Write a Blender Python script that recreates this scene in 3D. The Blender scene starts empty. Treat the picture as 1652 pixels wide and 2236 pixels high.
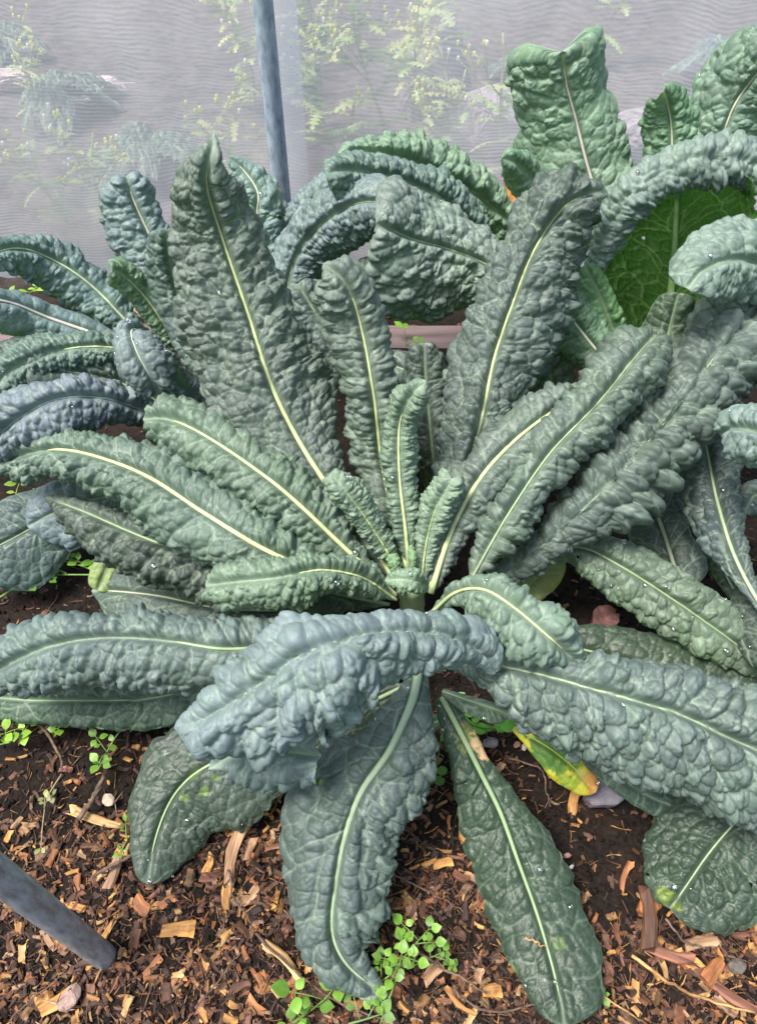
import bpy, math, random
import numpy as np
from mathutils import Vector, Matrix
random.seed(7)
S = bpy.context.scene
COL = S.collection
R = math.radians

# ------------------------------------------------------------------ camera
H = 1.30                      # eye height above the soil
PITCH = R(49.4)
FPX = 1670.0                  # focal length in units of a 1652 x 2236 picture
cam_d = bpy.data.cameras.new("camera")
cam = bpy.data.objects.new("camera", cam_d); COL.objects.link(cam)
cam.location = (0, 0, H); cam.rotation_euler = (R(90) - PITCH, 0, 0)
cam_d.sensor_fit = 'VERTICAL'; cam_d.sensor_height = 24; cam_d.lens = FPX / 2236 * 24
cam_d.clip_start = 0.02; cam_d.clip_end = 500
S.camera = cam
# ------------------------------------------------------------------ light
SUN_EL, SUN_AZ = 66, 250      # elevation, azimuth the light comes from (deg, 0 = +Y)
w = bpy.data.worlds.new("World"); S.world = w; w.use_nodes = True
nt = w.node_tree; bg = nt.nodes["Background"]
sky = nt.nodes.new("ShaderNodeTexSky"); sky.sky_type = 'NISHITA'; sky.sun_disc = False
sky.sun_elevation = R(SUN_EL); sky.sun_rotation = R(SUN_AZ)
sky.air_density = 1.6; sky.dust_density = 4.0; sky.ozone_density = 1.0
nt.links.new(sky.outputs[0], bg.inputs[0]); bg.inputs[1].default_value = 0.11
sd = bpy.data.lights.new("sun", 'SUN'); sd.energy = 2.9; sd.angle = R(20); sd.color = (1.0, 0.96, 0.9)
so = bpy.data.objects.new("sun", sd); COL.objects.link(so)
az = R(SUN_AZ)
sdir = Vector((math.sin(az) * math.cos(R(SUN_EL)), math.cos(az) * math.cos(R(SUN_EL)), math.sin(R(SUN_EL))))
so.rotation_euler = sdir.to_track_quat('Z', 'Y').to_euler()
S.view_settings.view_transform = 'Standard'; S.view_settings.look = 'None'
S.view_settings.exposure = 1.16; S.view_settings.gamma = 1
S.cycles.max_bounces = 8; S.cycles.transparent_max_bounces = 12; S.cycles.transmission_bounces = 6
S.cycles.caustics_refractive = True; S.cycles.caustics_reflective = False
S.cycles.use_denoising = True

# ------------------------------------------------------------------ maths
SP, CP = math.sin(PITCH), math.cos(PITCH)
CAM = np.array([0, 0, H])
def ray(u, v):
    xc, yc = (u - 826) / FPX, (1118 - v) / FPX
    return np.array([xc, yc * SP + CP, yc * CP - SP])     # unit depth along the view
def depth_of(u, v, k):
    r = ray(u, v)
    return k / r[1] if k > 1.0 else (H - k) / -r[2]       # k <= 1: height above soil; k > 1: distance Y
def P3(u, v, k=0.0):
    return CAM + ray(u, v) * depth_of(u, v, k)
def hsh(ix, iy, s):
    ix = np.asarray(ix).astype(np.int64); iy = np.asarray(iy).astype(np.int64)
    n = (ix * 374761393 + iy * 668265263 + int(s) * 1442695041) & 0xffffffff
    n = ((n ^ (n >> 13)) * 1274126177) & 0xffffffff
    n = ((n ^ (n >> 16)) * 2246822519) & 0xffffffff
    n = n ^ (n >> 15)
    return (n & 0xffffff) / float(0x1000000)
def vnoise(x, y, s=0):
    ix = np.floor(x); iy = np.floor(y); fx = x - ix; fy = y - iy
    fx = fx * fx * (3 - 2 * fx); fy = fy * fy * (3 - 2 * fy)
    a = hsh(ix, iy, s); b = hsh(ix + 1, iy, s); c = hsh(ix, iy + 1, s); d = hsh(ix + 1, iy + 1, s)
    return (a + (b - a) * fx + (c - a) * fy + (a - b - c + d) * fx * fy) * 2 - 1
def fbm(x, y, s=0, o=3):
    r = 0; a = 1; t = 0
    for i in range(o):
        r = r + a * vnoise(x * 2 ** i, y * 2 ** i, s + i * 17); t += a; a *= .5
    return r / t
def cells(x, y, s=0, jit=.85, f1=False):
    """distance to the nearest cell border and a random value per cell"""
    ix = np.floor(x); iy = np.floor(y)
    best = np.full(x.shape, 1e9); bx = np.zeros_like(x); by = np.zeros_like(x); rid = np.zeros_like(x)
    def pt(cx, cy):
        return cx + .5 + (hsh(cx, cy, s) - .5) * jit, cy + .5 + (hsh(cx, cy, s + 91) - .5) * jit
    for i in (-1, 0, 1):
        for j in (-1, 0, 1):
            px, py = pt(ix + i, iy + j); d = (px - x) ** 2 + (py - y) ** 2
            m = d < best; best = np.where(m, d, best); bx = np.where(m, px, bx); by = np.where(m, py, by)
            rid = np.where(m, hsh(ix + i, iy + j, s + 7), rid)
    e = np.full(x.shape, 9.)
    for i in (-2, -1, 0, 1, 2):
        for j in (-2, -1, 0, 1, 2):
            px, py = pt(ix + i, iy + j); dx = px - bx; dy = py - by; L = np.sqrt(dx * dx + dy * dy)
            ok = L > 1e-6; Ls = np.where(ok, L, 1)
            dd = ((bx + px) / 2 - x) * dx / Ls + ((by + py) / 2 - y) * dy / Ls
            e = np.where(ok & (dd < e), dd, e)
    return (np.maximum(e, 0), rid, np.sqrt(best)) if f1 else (np.maximum(e, 0), rid)
def sst(a, b, x):
    t = np.clip((x - a) / (b - a), 0, 1); return t * t * (3 - 2 * t)
def hermite(ts, K, t):
    """smooth curve through rows of K at parameters ts"""
    ts = np.asarray(ts, float); K = np.asarray(K, float); n = len(ts)
    m = np.zeros_like(K)
    for i in range(n):
        a = max(i - 1, 0); b = min(i + 1, n - 1); m[i] = (K[b] - K[a]) / (ts[b] - ts[a])
    k = np.clip(np.searchsorted(ts, t, 'right') - 1, 0, n - 2)
    h = (ts[k + 1] - ts[k]); f = ((t - ts[k]) / h)[:, None]; h = h[:, None]
    return ((2 * f**3 - 3 * f**2 + 1) * K[k] + (f**3 - 2 * f**2 + f) * h * m[k] +
            (-2 * f**3 + 3 * f**2) * K[k + 1] + (f**3 - f**2) * h * m[k + 1])
def norm(a): return a / np.maximum(np.linalg.norm(a, axis=-1, keepdims=True), 1e-9)

# ------------------------------------------------------------------ objects
def mesh_np(name, V, F, mat, parent=None, smooth=True, attrs=None, local=None):
    """V (n,3) world or local points; F list/array of faces (all quads or all tris, or list of lists)"""
    me = bpy.data.meshes.new(name); V = np.asarray(V, np.float32)
    if isinstance(F, np.ndarray):
        k = F.shape[1]; nf = len(F)
        me.vertices.add(len(V)); me.vertices.foreach_set('co', V.ravel())
        me.loops.add(nf * k); me.loops.foreach_set('vertex_index', F.astype(np.int32).ravel())
        me.polygons.add(nf); me.polygons.foreach_set('loop_start', np.arange(0, nf * k, k, dtype=np.int32))
        me.polygons.foreach_set('loop_total', np.full(nf, k, np.int32))
        me.update(calc_edges=True); me.validate()
    else:
        me.from_pydata(V.tolist(), [], F); me.update()
    if smooth: me.polygons.foreach_set('use_smooth', np.ones(len(me.polygons), bool))
    for an, arr in (attrs or {}).items():
        arr = np.asarray(arr, np.float32)
        if arr.ndim == 1:
            at = me.attributes.new(an, 'FLOAT', 'POINT'); at.data.foreach_set('value', arr)
        else:
            at = me.attributes.new(an, 'FLOAT_COLOR', 'POINT')
            at.data.foreach_set('color', np.hstack([arr[:, :3], np.ones((len(arr), 1), np.float32)]).astype(np.float32).ravel())
    me.materials.append(mat)
    o = bpy.data.objects.new(name, me); COL.objects.link(o)
    if parent is not None: o.parent = parent
    return o
def tag(o, label=None, cat=None, group=None, kind=None):
    if label: o['label'] = label
    if cat: o['category'] = cat
    if group: o['group'] = group
    if kind: o['kind'] = kind
    return o
def thing(name, loc, label, cat, group=None):
    o = bpy.data.objects.new(name, None); COL.objects.link(o); o.location = loc
    o.empty_display_size = .05
    tag(o, label, cat, group); ORG[o] = np.array(loc, float); return o
ORG = {}
def org(o):
    r = np.zeros(3)
    while o is not None:
        if o in ORG: return r + ORG[o]
        o = o.parent
    return r
class MB:
    def __init__(s): s.v = []; s.f = []; s.n = 0; s.c = []
    def add(s, V, F, c=None):
        V = np.asarray(V, float); s.v.append(V); s.f += [[i + s.n for i in f] for f in F]; s.n += len(V)
        if c is not None: s.c.append(np.tile(np.array(c, float), (len(V), 1)))
    def tube(s, pts, rad, n=7, c=None, flat=1.0, ref=None):
        pts = np.asarray(pts, float); m = len(pts)
        rad = np.full(m, rad) if np.isscalar(rad) else np.asarray(rad, float)
        T = norm(np.gradient(pts, axis=0)); up = np.array([0, 0, 1.]) if ref is None else np.asarray(ref, float)
        V = []
        for i in range(m):
            t = T[i]; u = up if up.ndim == 1 else up[i]
            b = np.cross(t, u)
            if np.linalg.norm(b) < 1e-3: b = np.cross(t, [1, 0, 0])
            b = b / np.linalg.norm(b); nn = np.cross(b, t)
            for k in range(n):
                a = 2 * math.pi * k / n
                V.append(pts[i] + rad[i] * (math.cos(a) * b + flat * math.sin(a) * nn))
        F = [[i * n + k, i * n + (k + 1) % n, (i + 1) * n + (k + 1) % n, (i + 1) * n + k] for i in range(m - 1) for k in range(n)]
        F += [list(range(n))[::-1], [(m - 1) * n + k for k in range(n)]]
        s.add(V, F, c)
    def build(s, name, mat, parent=None, smooth=True, local=True):
        V = np.vstack(s.v)
        if parent is not None and local: V = V - org(parent)
        at = {'tint': np.vstack(s.c)} if s.c and sum(len(c) for c in s.c) == len(V) else None
        return mesh_np(name, V, s.f, mat, parent, smooth, at)

# ------------------------------------------------------------------ materials
def mat(name):
    m = bpy.data.materials.new(name); m.use_nodes = True
    n = m.node_tree.nodes; l = m.node_tree.links
    return m, n, l, n["Principled BSDF"], n["Material Output"]
def mixc(n, l, a, b, f, blend='MIX'):
    x = n.new("ShaderNodeMix"); x.data_type = 'RGBA'; x.blend_type = blend
    for v, i in ((f, 0), (a, 6), (b, 7)):
        if hasattr(v, 'links'): l.new(v, x.inputs[i])
        elif i == 0: x.inputs[0].default_value = v
        else: x.inputs[i].default_value = (*v, 1)
    return x.outputs[2]
def rngn(n, l, v, a, b, c, d):
    x = n.new("ShaderNodeMapRange"); l.new(v, x.inputs[0])
    for i, k in enumerate((a, b, c, d)): x.inputs[i + 1].default_value = k
    return x.outputs[0]
def noise(n, l, scale, det=3, rough=.5, vec=None, dist=0):
    x = n.new("ShaderNodeTexNoise"); x.inputs['Scale'].default_value = scale
    x.inputs['Detail'].default_value = det; x.inputs['Roughness'].default_value = rough
    x.inputs['Distortion'].default_value = dist
    if vec is not None: l.new(vec, x.inputs['Vector'])
    return x.outputs[0]
def pos(n): return n.new("ShaderNodeNewGeometry")
def attr(n, name):
    a = n.new("ShaderNodeAttribute"); a.attribute_name = name; return a
def mathn(n, l, op, a, b):
    x = n.new("ShaderNodeMath"); x.operation = op; x.use_clamp = True
    for i, v in enumerate((a, b)):
        if hasattr(v, 'links'): l.new(v, x.inputs[i])
        else: x.inputs[i].default_value = v
    return x.outputs[0]

def leaf_material(name, rough=.5, wet=False, tl=.18, veinc=(.34, .44, .32)):
    m, n, l, p, out = mat(name)
    g = pos(n); oi = n.new("ShaderNodeObjectInfo")
    vein = attr(n, 'vein').outputs['Fac']; cell = attr(n, 'cell').outputs['Fac']; marg = attr(n, 'margin').outputs['Fac']
    base = oi.outputs['Color']
    if wet: vein = mathn(n, l, 'MULTIPLY', vein, .5)
    n1 = noise(n, l, 14, 4, .6, g.outputs['Position'])
    c = mixc(n, l, base, (.85, 1.10, .68), rngn(n, l, n1, .45, .8, 0, .5), 'MULTIPLY')
    br = n.new("ShaderNodeHueSaturation"); l.new(c, br.inputs['Color'])
    l.new(rngn(n, l, cell, 0, 1, .86, 1.14), br.inputs['Value']); c = br.outputs[0]
    n2 = noise(n, l, 260, 4, .65, g.outputs['Position'])
    c = mixc(n, l, c, (.72, .8, .72), rngn(n, l, n2, .35, .7, .55, 0), 'MULTIPLY')
    # powdery bloom rubbed away in places
    n3 = noise(n, l, 60, 3, .6, g.outputs['Position'])
    c = mixc(n, l, c, (.55, .95, .45), rngn(n, l, n3, .66, .72, 0, .45 if not wet else .7), 'MULTIPLY')
    n4 = noise(n, l, 5.5, 5, .62, g.outputs['Position'])
    hv = n.new("ShaderNodeHueSaturation"); l.new(c, hv.inputs['Color']); l.new(rngn(n, l, n4, .3, .7, .80, 1.20), hv.inputs['Value']); c = hv.outputs[0]
    n5 = noise(n, l, 420, 2, .5, g.outputs['Position'])
    c = mixc(n, l, c, (.06, .045, .03), rngn(n, l, n5, .70, .74, 0, .55))
    vc = mixc(n, l, base, veinc, .55)
    c = mixc(n, l, c, vc, vein)
    sa = attr(n, 'stain'); c = mixc(n, l, c, sa.outputs['Color'], attr(n, 'stainf').outputs['Fac'])
    under = mixc(n, l, (.03, .10, .02), (.20, .34, .10), vein)
    bf = g.outputs['Backfacing']
    c = mixc(n, l, c, under, bf)
    l.new(c, p.inputs['Base Color'])
    p.inputs['Roughness'].default_value = rough
    r1 = rngn(n, l, n3, .6, .72, rough, rough * .55 if not wet else .10); l.new(r1, p.inputs['Roughness'])
    p.inputs['Specular IOR Level'].default_value = .36
    p.inputs['Sheen Weight'].default_value = .03; p.inputs['Sheen Roughness'].default_value = .4
    p.inputs['Sheen Tint'].default_value = (.75, .87, 1, 1)
    tr = n.new("ShaderNodeBsdfTranslucent")
    l.new(mixc(n, l, (.10, .30, .03), (.42, .64, .18), vein), tr.inputs[0])
    b = n.new("ShaderNodeBump"); b.inputs['Strength'].default_value = .22; b.inputs['Distance'].default_value = .0012
    v2 = n.new("ShaderNodeTexVoronoi"); v2.feature = 'DISTANCE_TO_EDGE'; v2.inputs['Scale'].default_value = 330
    l.new(g.outputs['Position'], v2.inputs['Vector'])
    l.new(rngn(n, l, v2.outputs[0], 0, .25, 0, 1), b.inputs['Height']); l.new(b.outputs[0], p.inputs['Normal'])
    mx = n.new("ShaderNodeMixShader"); mx.inputs[0].default_value = tl
    l.new(p.outputs[0], mx.inputs[1]); l.new(tr.outputs[0], mx.inputs[2]); l.new(mx.outputs[0], out.inputs[0])
    return m
M_LEAF = leaf_material("kale_leaf", .46)
M_WET = leaf_material("kale_leaf_wet", .36, True)
M_UNDER = leaf_material("kale_leaf_backlit", .5, False, .5)

def simple(name, c1, c2, scale, rough, det=4, bump=0, lo=.35, hi=.65, metal=0, bd=.001, tl=0, objcol=False, stretch=None, tint=False):
    m, n, l, p, out = mat(name)
    tc = n.new("ShaderNodeTexCoord"); v = tc.outputs['Object']
    if stretch:
        mp = n.new("ShaderNodeMapping"); l.new(v, mp.inputs[0]); mp.inputs['Scale'].default_value = stretch; v = mp.outputs[0]
    nz = noise(n, l, scale, det, .6, v); f = rngn(n, l, nz, lo, hi, 0, 1)
    if objcol or tint:
        src = attr(n, 'tint').outputs['Color'] if tint else n.new("ShaderNodeObjectInfo").outputs['Color']
        c = mixc(n, l, mixc(n, l, src, c1, 1.0, 'MULTIPLY'), mixc(n, l, src, c2, 1.0, 'MULTIPLY'), f)
    else: c = mixc(n, l, c1, c2, f)
    l.new(c, p.inputs['Base Color']); p.inputs['Roughness'].default_value = rough; p.inputs['Metallic'].default_value = metal
    if bump:
        b = n.new("ShaderNodeBump"); b.inputs['Strength'].default_value = bump; b.inputs['Distance'].default_value = bd
        l.new(nz, b.inputs['Height']); l.new(b.outputs[0], p.inputs['Normal'])
    if tl:
        tr = n.new("ShaderNodeBsdfTranslucent"); l.new(c, tr.inputs[0])
        mx = n.new("ShaderNodeMixShader"); mx.inputs[0].default_value = tl
        l.new(p.outputs[0], mx.inputs[1]); l.new(tr.outputs[0], mx.inputs[2]); l.new(mx.outputs[0], out.inputs[0])
    return m
M_RIB = simple("midrib", (.85, .95, .8), (1.05, 1.05, 1.0), 60, .45, bump=.15, objcol=True, tl=.1)
M_WOOD = simple("wood_chip", (.22, .15, .10), (1.35, 1.28, 1.1), 55, .7, 6, .9, .36, .6, bd=.0015, objcol=True, stretch=(.12, 1, 1))
M_WOODT = simple("mulch", (.35, .28, .22), (1.25, 1.2, 1.1), 70, .75, 5, .6, .36, .62, bd=.001, tint=True)
M_TWIG = simple("twig_bark", (.045, .028, .02), (.16, .10, .07), 90, .8, 4, .6)
M_STONE = simple("slate", (.11, .095, .115), (.20, .18, .21), 45, .6, 6, .6, bd=.001)
M_PEBBLE = simple("pebble", (.6, .55, .5), (1.1, 1.05, 1), 70, .6, 5, .4, objcol=True)
M_GREEN = simple("weed_green", (.75, .8, .6), (1.15, 1.1, 1.1), 60, .45, objcol=True, tl=.3)
M_BOARD = simple("wet_board", (.07, .048, .045), (.19, .135, .13), 9, .5, 6, .5, .3, .7, bd=.002, stretch=(.25, 3, 1))
M_DEAD = simple("dead_leaf", (.5, .5, .5), (1.2, 1.1, 1.1), 40, .6, 5, .6, objcol=True, tl=.15)
M_STEEL = simple("galvanised_steel", (.20, .26, .32), (.40, .48, .56), 90, .45, 9, .3, .34, .68, metal=.15, bd=.0006, stretch=(1, 1, .35))
M_STEEL2 = simple("weathered_steel", (.20, .195, .195), (.42, .46, .50), 110, .4, 10, .5, .34, .66, metal=.15, bd=.0006, stretch=(1, 1, .25))

def soil_material():
    m, n, l, p, out = mat("soil")
    g = pos(n); P = g.outputs['Position']
    a = noise(n, l, 9, 6, .65, P); b = noise(n, l, 120, 6, .7, P)
    c = mixc(n, l, (.004, .0035, .0035), (.026, .018, .014), rngn(n, l, b, .35, .7, 0, 1))
    c = mixc(n, l, c, (.05, .028, .018), rngn(n, l, a,   .5, .75, 0, .45))
    # beyond the net the bed is covered with a lighter, trodden mulch
    sx = n.new("ShaderNodeSeparateXYZ"); l.new(P, sx.inputs[0])
    far = rngn(n, l, sx.outputs[1], 1.9, 2.3, 0, 1)
    fc = mixc(n, l, (.045, .038, .038), (.16, .125, .115), rngn(n, l, noise(n, l, 16, 7, .7, P), .35, .68, 0, 1))
    c = mixc(n, l, c, fc, far)
    l.new(c, p.inputs['Base Color']); p.inputs['Roughness'].default_value = .8
    p.inputs['Specular IOR Level'].default_value = .12
    bp = n.new("ShaderNodeBump"); bp.inputs['Strength'].default_value = .9; bp.inputs['Distance'].default_value = .006
    l.new(b, bp.inputs['Height']); l.new(bp.outputs[0], p.inputs['Normal'])
    return m
M_SOIL = soil_material()

def net_material():
    m, n, l, p, out = mat("insect_netting"); n.remove(p)
    tc = n.new("ShaderNodeTexCoord"); V = tc.outputs['Object']
    # wavering moire, an optical effect of the fine weave, put into its opacity
    mp = n.new("ShaderNodeMapping"); l.new(V, mp.inputs[0]); mp.inputs['Scale'].default_value = (1, 1, 1)
    big = noise(n, l, 2.2, 3, .5, V); fine = noise(n, l, 26, 3, .6, V)
    sx = n.new("ShaderNodeSeparateXYZ"); l.new(V, sx.inputs[0])
    def lin(*terms):
        acc = None
        for src, k in terms:
            x = n.new("ShaderNodeMath"); x.operation = 'MULTIPLY'; l.new(src, x.inputs[0]); x.inputs[1].default_value = k
            if acc is None: acc = x.outputs[0]
            else:
                y = n.new("ShaderNodeMath"); y.operation = 'ADD'; l.new(acc, y.inputs[0]); l.new(x.outputs[0], y.inputs[1]); acc = y.outputs[0]
        return acc
    ph = lin((sx.outputs[2], 640), (sx.outputs[0], 24), (big, 110), (fine, 7))
    s = n.new("ShaderNodeMath"); s.operation = 'SINE'; l.new(ph, s.inputs[0])
    str_ = noise(n, l, 7, 3, .6, V)
    band = rngn(n, l, s.outputs[0], -1, 1, 0, 1)
    amp = rngn(n, l, str_, .33, .68, .04, .24)
    ma = n.new("ShaderNodeMath"); ma.operation = 'MULTIPLY'; l.new(band, ma.inputs[0]); l.new(amp, ma.inputs[1])
    cr = noise(n, l, 3.0, 4, .55, V)
    op = n.new("ShaderNodeMath"); op.operation = 'ADD'; l.new(ma.outputs[0], op.inputs[0])
    l.new(rngn(n, l, cr, .3, .7, .42, .60), op.inputs[1])
    tp = n.new("ShaderNodeBsdfTransparent")
    df = n.new("ShaderNodeBsdfDiffuse"); df.inputs[0].default_value = (.94, .94, .97, 1)
    tl = n.new("ShaderNodeBsdfTranslucent"); tl.inputs[0].default_value = (.94, .94, .97, 1)
    a = n.new("ShaderNodeMixShader"); a.inputs[0].default_value = .5
    l.new(df.outputs[0], a.inputs[1]); l.new(tl.outputs[0], a.inputs[2])
    b = n.new("ShaderNodeMixShader"); l.new(op.outputs[0], b.inputs[0])
    l.new(tp.outputs[0], b.inputs[1]); l.new(a.outputs[0], b.inputs[2]); l.new(b.outputs[0], out.inputs[0])
    return m
M_NET = net_material()
def water_material():
    m, n, l, p, out = mat("water_drop")
    p.inputs['Base Color'].default_value = (1, 1, 1, 1); p.inputs['Roughness'].default_value = .02
    p.inputs['IOR'].default_value = 1.33; p.inputs['Transmission Weight'].default_value = 1
    p.inputs['Specular IOR Level'].default_value = .9
    tp = n.new("ShaderNodeBsdfGlossy"); tp.inputs['Roughness'].default_value = .08; mx = n.new("ShaderNodeMixShader"); mx.inputs[0].default_value = .16
    l.new(p.outputs[0], mx.inputs[1]); l.new(tp.outputs[0], mx.inputs[2]); l.new(mx.outputs[0], out.inputs[0])
    return m
M_WATER = water_material()

# ------------------------------------------------------------------ the ground: one sheet out to the horizon
def axis(lo, hi, far, st):
    a = list(np.arange(lo, hi, st)); s = st; b = a[-1]
    while b < far: s *= 1.25; b += s; a.append(b)
    s = st; b = a[0]
    while b > -far: s *= 1.25; b -= s; a.insert(0, b)
    return np.array(a)
def ground_h(x, y):
    f = np.exp(-(np.maximum(np.abs(x) - 2, 0) ** 2 + np.maximum(np.abs(y - 1) - 2, 0) ** 2))
    return (.012 * fbm(x * 3, y * 3, 3, 3) + .007 * fbm(x * 22, y * 22, 5, 3) * f + .004 * vnoise(x * 70, y * 70, 9) * f)
gx = axis(-1.3, 1.3, 150, .008); gy = axis(-.15, 1.75, 150, .008)
X, Y = np.meshgrid(gx, gy); Z = ground_h(X, Y) - .012
nx, ny = len(gx), len(gy)
I = np.arange(nx * ny).reshape(ny, nx)
F = np.stack([I[:-1, :-1], I[:-1, 1:], I[1:, 1:], I[1:, :-1]], -1).reshape(-1, 4)
gr = mesh_np("ground", np.stack([X, Y, Z], -1).reshape(-1, 3), F, M_SOIL); tag(gr, kind='structure')

def view_uv(P):
    d = P - CAM; f = np.array([0, CP, -SP]); upv = np.array([0, SP, CP]); z = d @ f
    return 826 + FPX * d[:, 0] / z, 1118 - FPX * (d @ upv) / z, z
# ------------------------------------------------------------------ leaves
LSEED = {}
LEAVES = []                      # (object, sample points, normals, facing weight) for the drops
def leaf(parent, pts, col, curl=(75, 75), big=.034, small=.013, amp=1.0, seed=1, flip=False, roll=0, up=.15,
         res=.0021, rib=(14, 3), ribcol=(.62, .68, .38), m=None, label=None, name='leaf', tip=.10, frill=.0, ribend=.93,
         curlaxis=0, holes=0, margin=.07, vein=1.0, groove=.6, smallamp=1.0, ribh=1.5, stains=(), ws=.93, puff=None):
    puff = (.17 if min(curl) >= 75 else .06 if min(curl) > 45 else 0) if puff is None else puff
    pts = [tuple(p) for p in pts]
    if parent is not A: ws = ws * 1.13
    uv = np.array([[p[0], p[1]] for p in pts], float)
    d = np.array([depth_of(*p[:3]) for p in pts]); wl = np.array([p[3] for p in pts], float); wr = np.array([p[4] for p in pts], float); wl = wl * ws; wr = wr * ws
    ts = np.concatenate([[0], np.cumsum(np.linalg.norm(np.diff(np.stack([(uv[:, 0] - 826) / FPX * d, (uv[:, 1] - 1118) / FPX * d, d], 1), axis=0), axis=1) + 1e-4)])
    tt = np.linspace(0, ts[-1], 260)
    K = hermite(ts, np.column_stack([uv, d, wl, wr]), tt)
    P = np.array([CAM + ray(k[0], k[1]) * k[2] for k in K])
    s = np.concatenate([[0], np.cumsum(np.linalg.norm(np.diff(P, axis=0), axis=1))]); L = s[-1]
    Mn = max(12, int(L / res)); y = np.linspace(0, L, Mn)
    P = np.stack([np.interp(y, s, P[:, i]) for i in range(3)], 1)
    dep = np.interp(y, s, K[:, 2]); WL = np.maximum(np.interp(y, s, K[:, 3]), 1) * dep / FPX; WR = np.maximum(np.interp(y, s, K[:, 4]), 1) * dep / FPX
    rw = .62 * np.interp(y / L, [0, 1], [rib[0], rib[1]]) * dep / FPX / 2
    if min(curl) >= 60:      # the blisters stand proud of the sheet, so the sheet itself is narrower
        pr_ = amp * (.13 * big + .40 * small)
        WL = np.maximum(WL - pr_, .55 * WL); WR = np.maximum(WR - pr_, .55 * WR)
    # rounded tip
    e = np.clip((y / L - (1 - tip)) / tip, 0, 1); rt = np.sqrt(np.maximum(1 - e ** 2, .0004))
    WL = WL * rt; WR = WR * rt
    ker = np.ones(9) / 9
    T = norm(np.gradient(P, axis=0))
    Rf = norm(CAM - P) * (1 - up) + np.array([0, 0, 1.]) * up
    N = norm(Rf - (Rf * T).sum(1, keepdims=True) * T)
    Lf = np.cross(N, T)
    if roll:
        a = R(roll); N, Lf = N * math.cos(a) + Lf * math.sin(a), Lf * math.cos(a) - N * math.sin(a)
    if flip: N = -N
    maxw = max(WL.max(), WR.max())
    half = []
    sgn = []
    for side in (0, 1):
        W = WL if side == 0 else WR; c = R(curl[side])
        cv = c * (1 + .14 * fbm(y / .07, y * 0 + 3.3 * side, seed + 5)); 
        arc = np.where(cv < math.pi / 2, W / np.sin(np.minimum(cv, math.pi / 2)) * cv, W * cv)
        arc = arc * (1 + margin * fbm(y / .022, y * 0 + side * 9.1, seed + 2, 2))
        n = max(6, int(arc.max() / (res * 1.05)))
        q = np.linspace(0, 1, n + 1)
        th = q[None, :] * cv[:, None]; rad = arc / cv
        sx = rad[:, None] * np.sin(th); sn = -rad[:, None] * (1 - np.cos(th))
        xm = q[None, :] * arc[:, None]
        D = Lf if side == 0 else -Lf
        G = P[:, None, :] + sx[..., None] * D[:, None, :] + sn[..., None] * N[:, None, :]
        if frill:
            fr = frill * np.sin(y[:, None] / .03 + 3 * fbm(y / .05, y * 0, seed)[:, None]) * (q[None, :] ** 2) * np.minimum(1, arc / maxw)[:, None]
            G += fr[..., None] * N[:, None, :]
        half.append((G, xm, np.broadcast_to(q[None, :], xm.shape), arc, side))
    # join left (reversed) and right
    GL, xl, ql, al, _ = half[0]; GR, xr, qr, ar, _ = half[1]
    G = np.concatenate([GL[:, ::-1], GR[:, 1:]], 1)
    x = np.concatenate([-xl[:, ::-1], xr[:, 1:]], 1); q = np.concatenate([ql[:, ::-1], qr[:, 1:]], 1)
    yy = np.broadcast_to(y[:, None], x.shape)
    ax = np.abs(x); off = np.where(x < 0, 31.7, 0)
    slant = .5
    wx = x + .22 * big * fbm(x / big * 1.1 + 5, yy / big * 1.1, seed + 11, 2); wy = yy - slant * ax + .25 * big * fbm(x / big + 9, yy / big, seed + 12, 2)
    wax = np.abs(wx)
    e1, r1, c1 = cells(wax / (big * 1.15) + off, wy / big, seed, f1=True)
    wx2 = x + .16 * small * vnoise(x / small, yy / small, seed + 21); wy2 = yy - .22 * ax + .16 * small * vnoise(x / small + 4, yy / small, seed + 22)
    e2, r2, c2 = cells(wx2 / small + off * 3, wy2 / small, seed + 50, f1=True)
    # lateral veins
    wl = wy - .25 * ax + .35 * big * fbm(x / .05, yy / .05, seed + 77, 2) + off; lsp = max(big * 1.7, .04); lv = wl / lsp; lvd = np.abs(lv - np.floor(lv) - .5) * lsp
    latm = np.exp(-(lvd / .0015) ** 2) * np.clip(1.3 - q * 1.3, 0, 1)
    dome = lambda t, k: np.sqrt(np.clip(1 - (1 - np.clip(t / k, 0, 1)) ** 2, 0, 1))
    e3, r3 = cells(wx2 / small * 2.1 + 7 + off, wy2 / small * 2.1, seed + 90)
    cap = lambda t: np.sqrt(np.clip(1.02 - (t / .95) ** 2, .02, 1))
    dm1 = (.45 * (1 - (1 - np.clip(e1 / .5, 0, 1)) ** 2) + .6 * cap(c1)) * (.6 + .5 * r1); dm2 = (.4 * dome(e2, .46) + .7 * cap(c2)) * (.55 + .6 * r2); dm3 = dome(e3, .45)
    lowm = 1 + .75 * fbm(x / (big * 2.6) + 3, yy / (big * 2.6), seed + 44, 2)
    mid = (.85 if ribh < -.8 else .25) + (.15 if ribh < -.8 else .75) * sst(.001, .0075, ax)
    petw = np.minimum(1, np.where(x < 0, al[:, None], ar[:, None]) / (big * .9))
    inf = mid * petw
    dsp = amp * inf * lowm * (.17 * big * dm1 + .64 * small * smallamp * dm2 * (.6 + .4 * dm1) + .17 * small * dm3 * dm2)
    dsp *= 1 - .45 * sst(.82, 1, q)
    dsp -= amp * .05 * big * latm * mid
    dsp += puff * np.where(x < 0, WL[:, None], WR[:, None]) * np.sin(np.pi * np.clip(q * 1.25, 0, 1)) ** .8
    dsp += .12 * big * amp * fbm(x / (big * 2.2), yy / (big * 2.2), seed + 31, 2) * petw
    dsp -= groove * .16 * big * np.exp(-(ax / .007) ** 2) * petw
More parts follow.
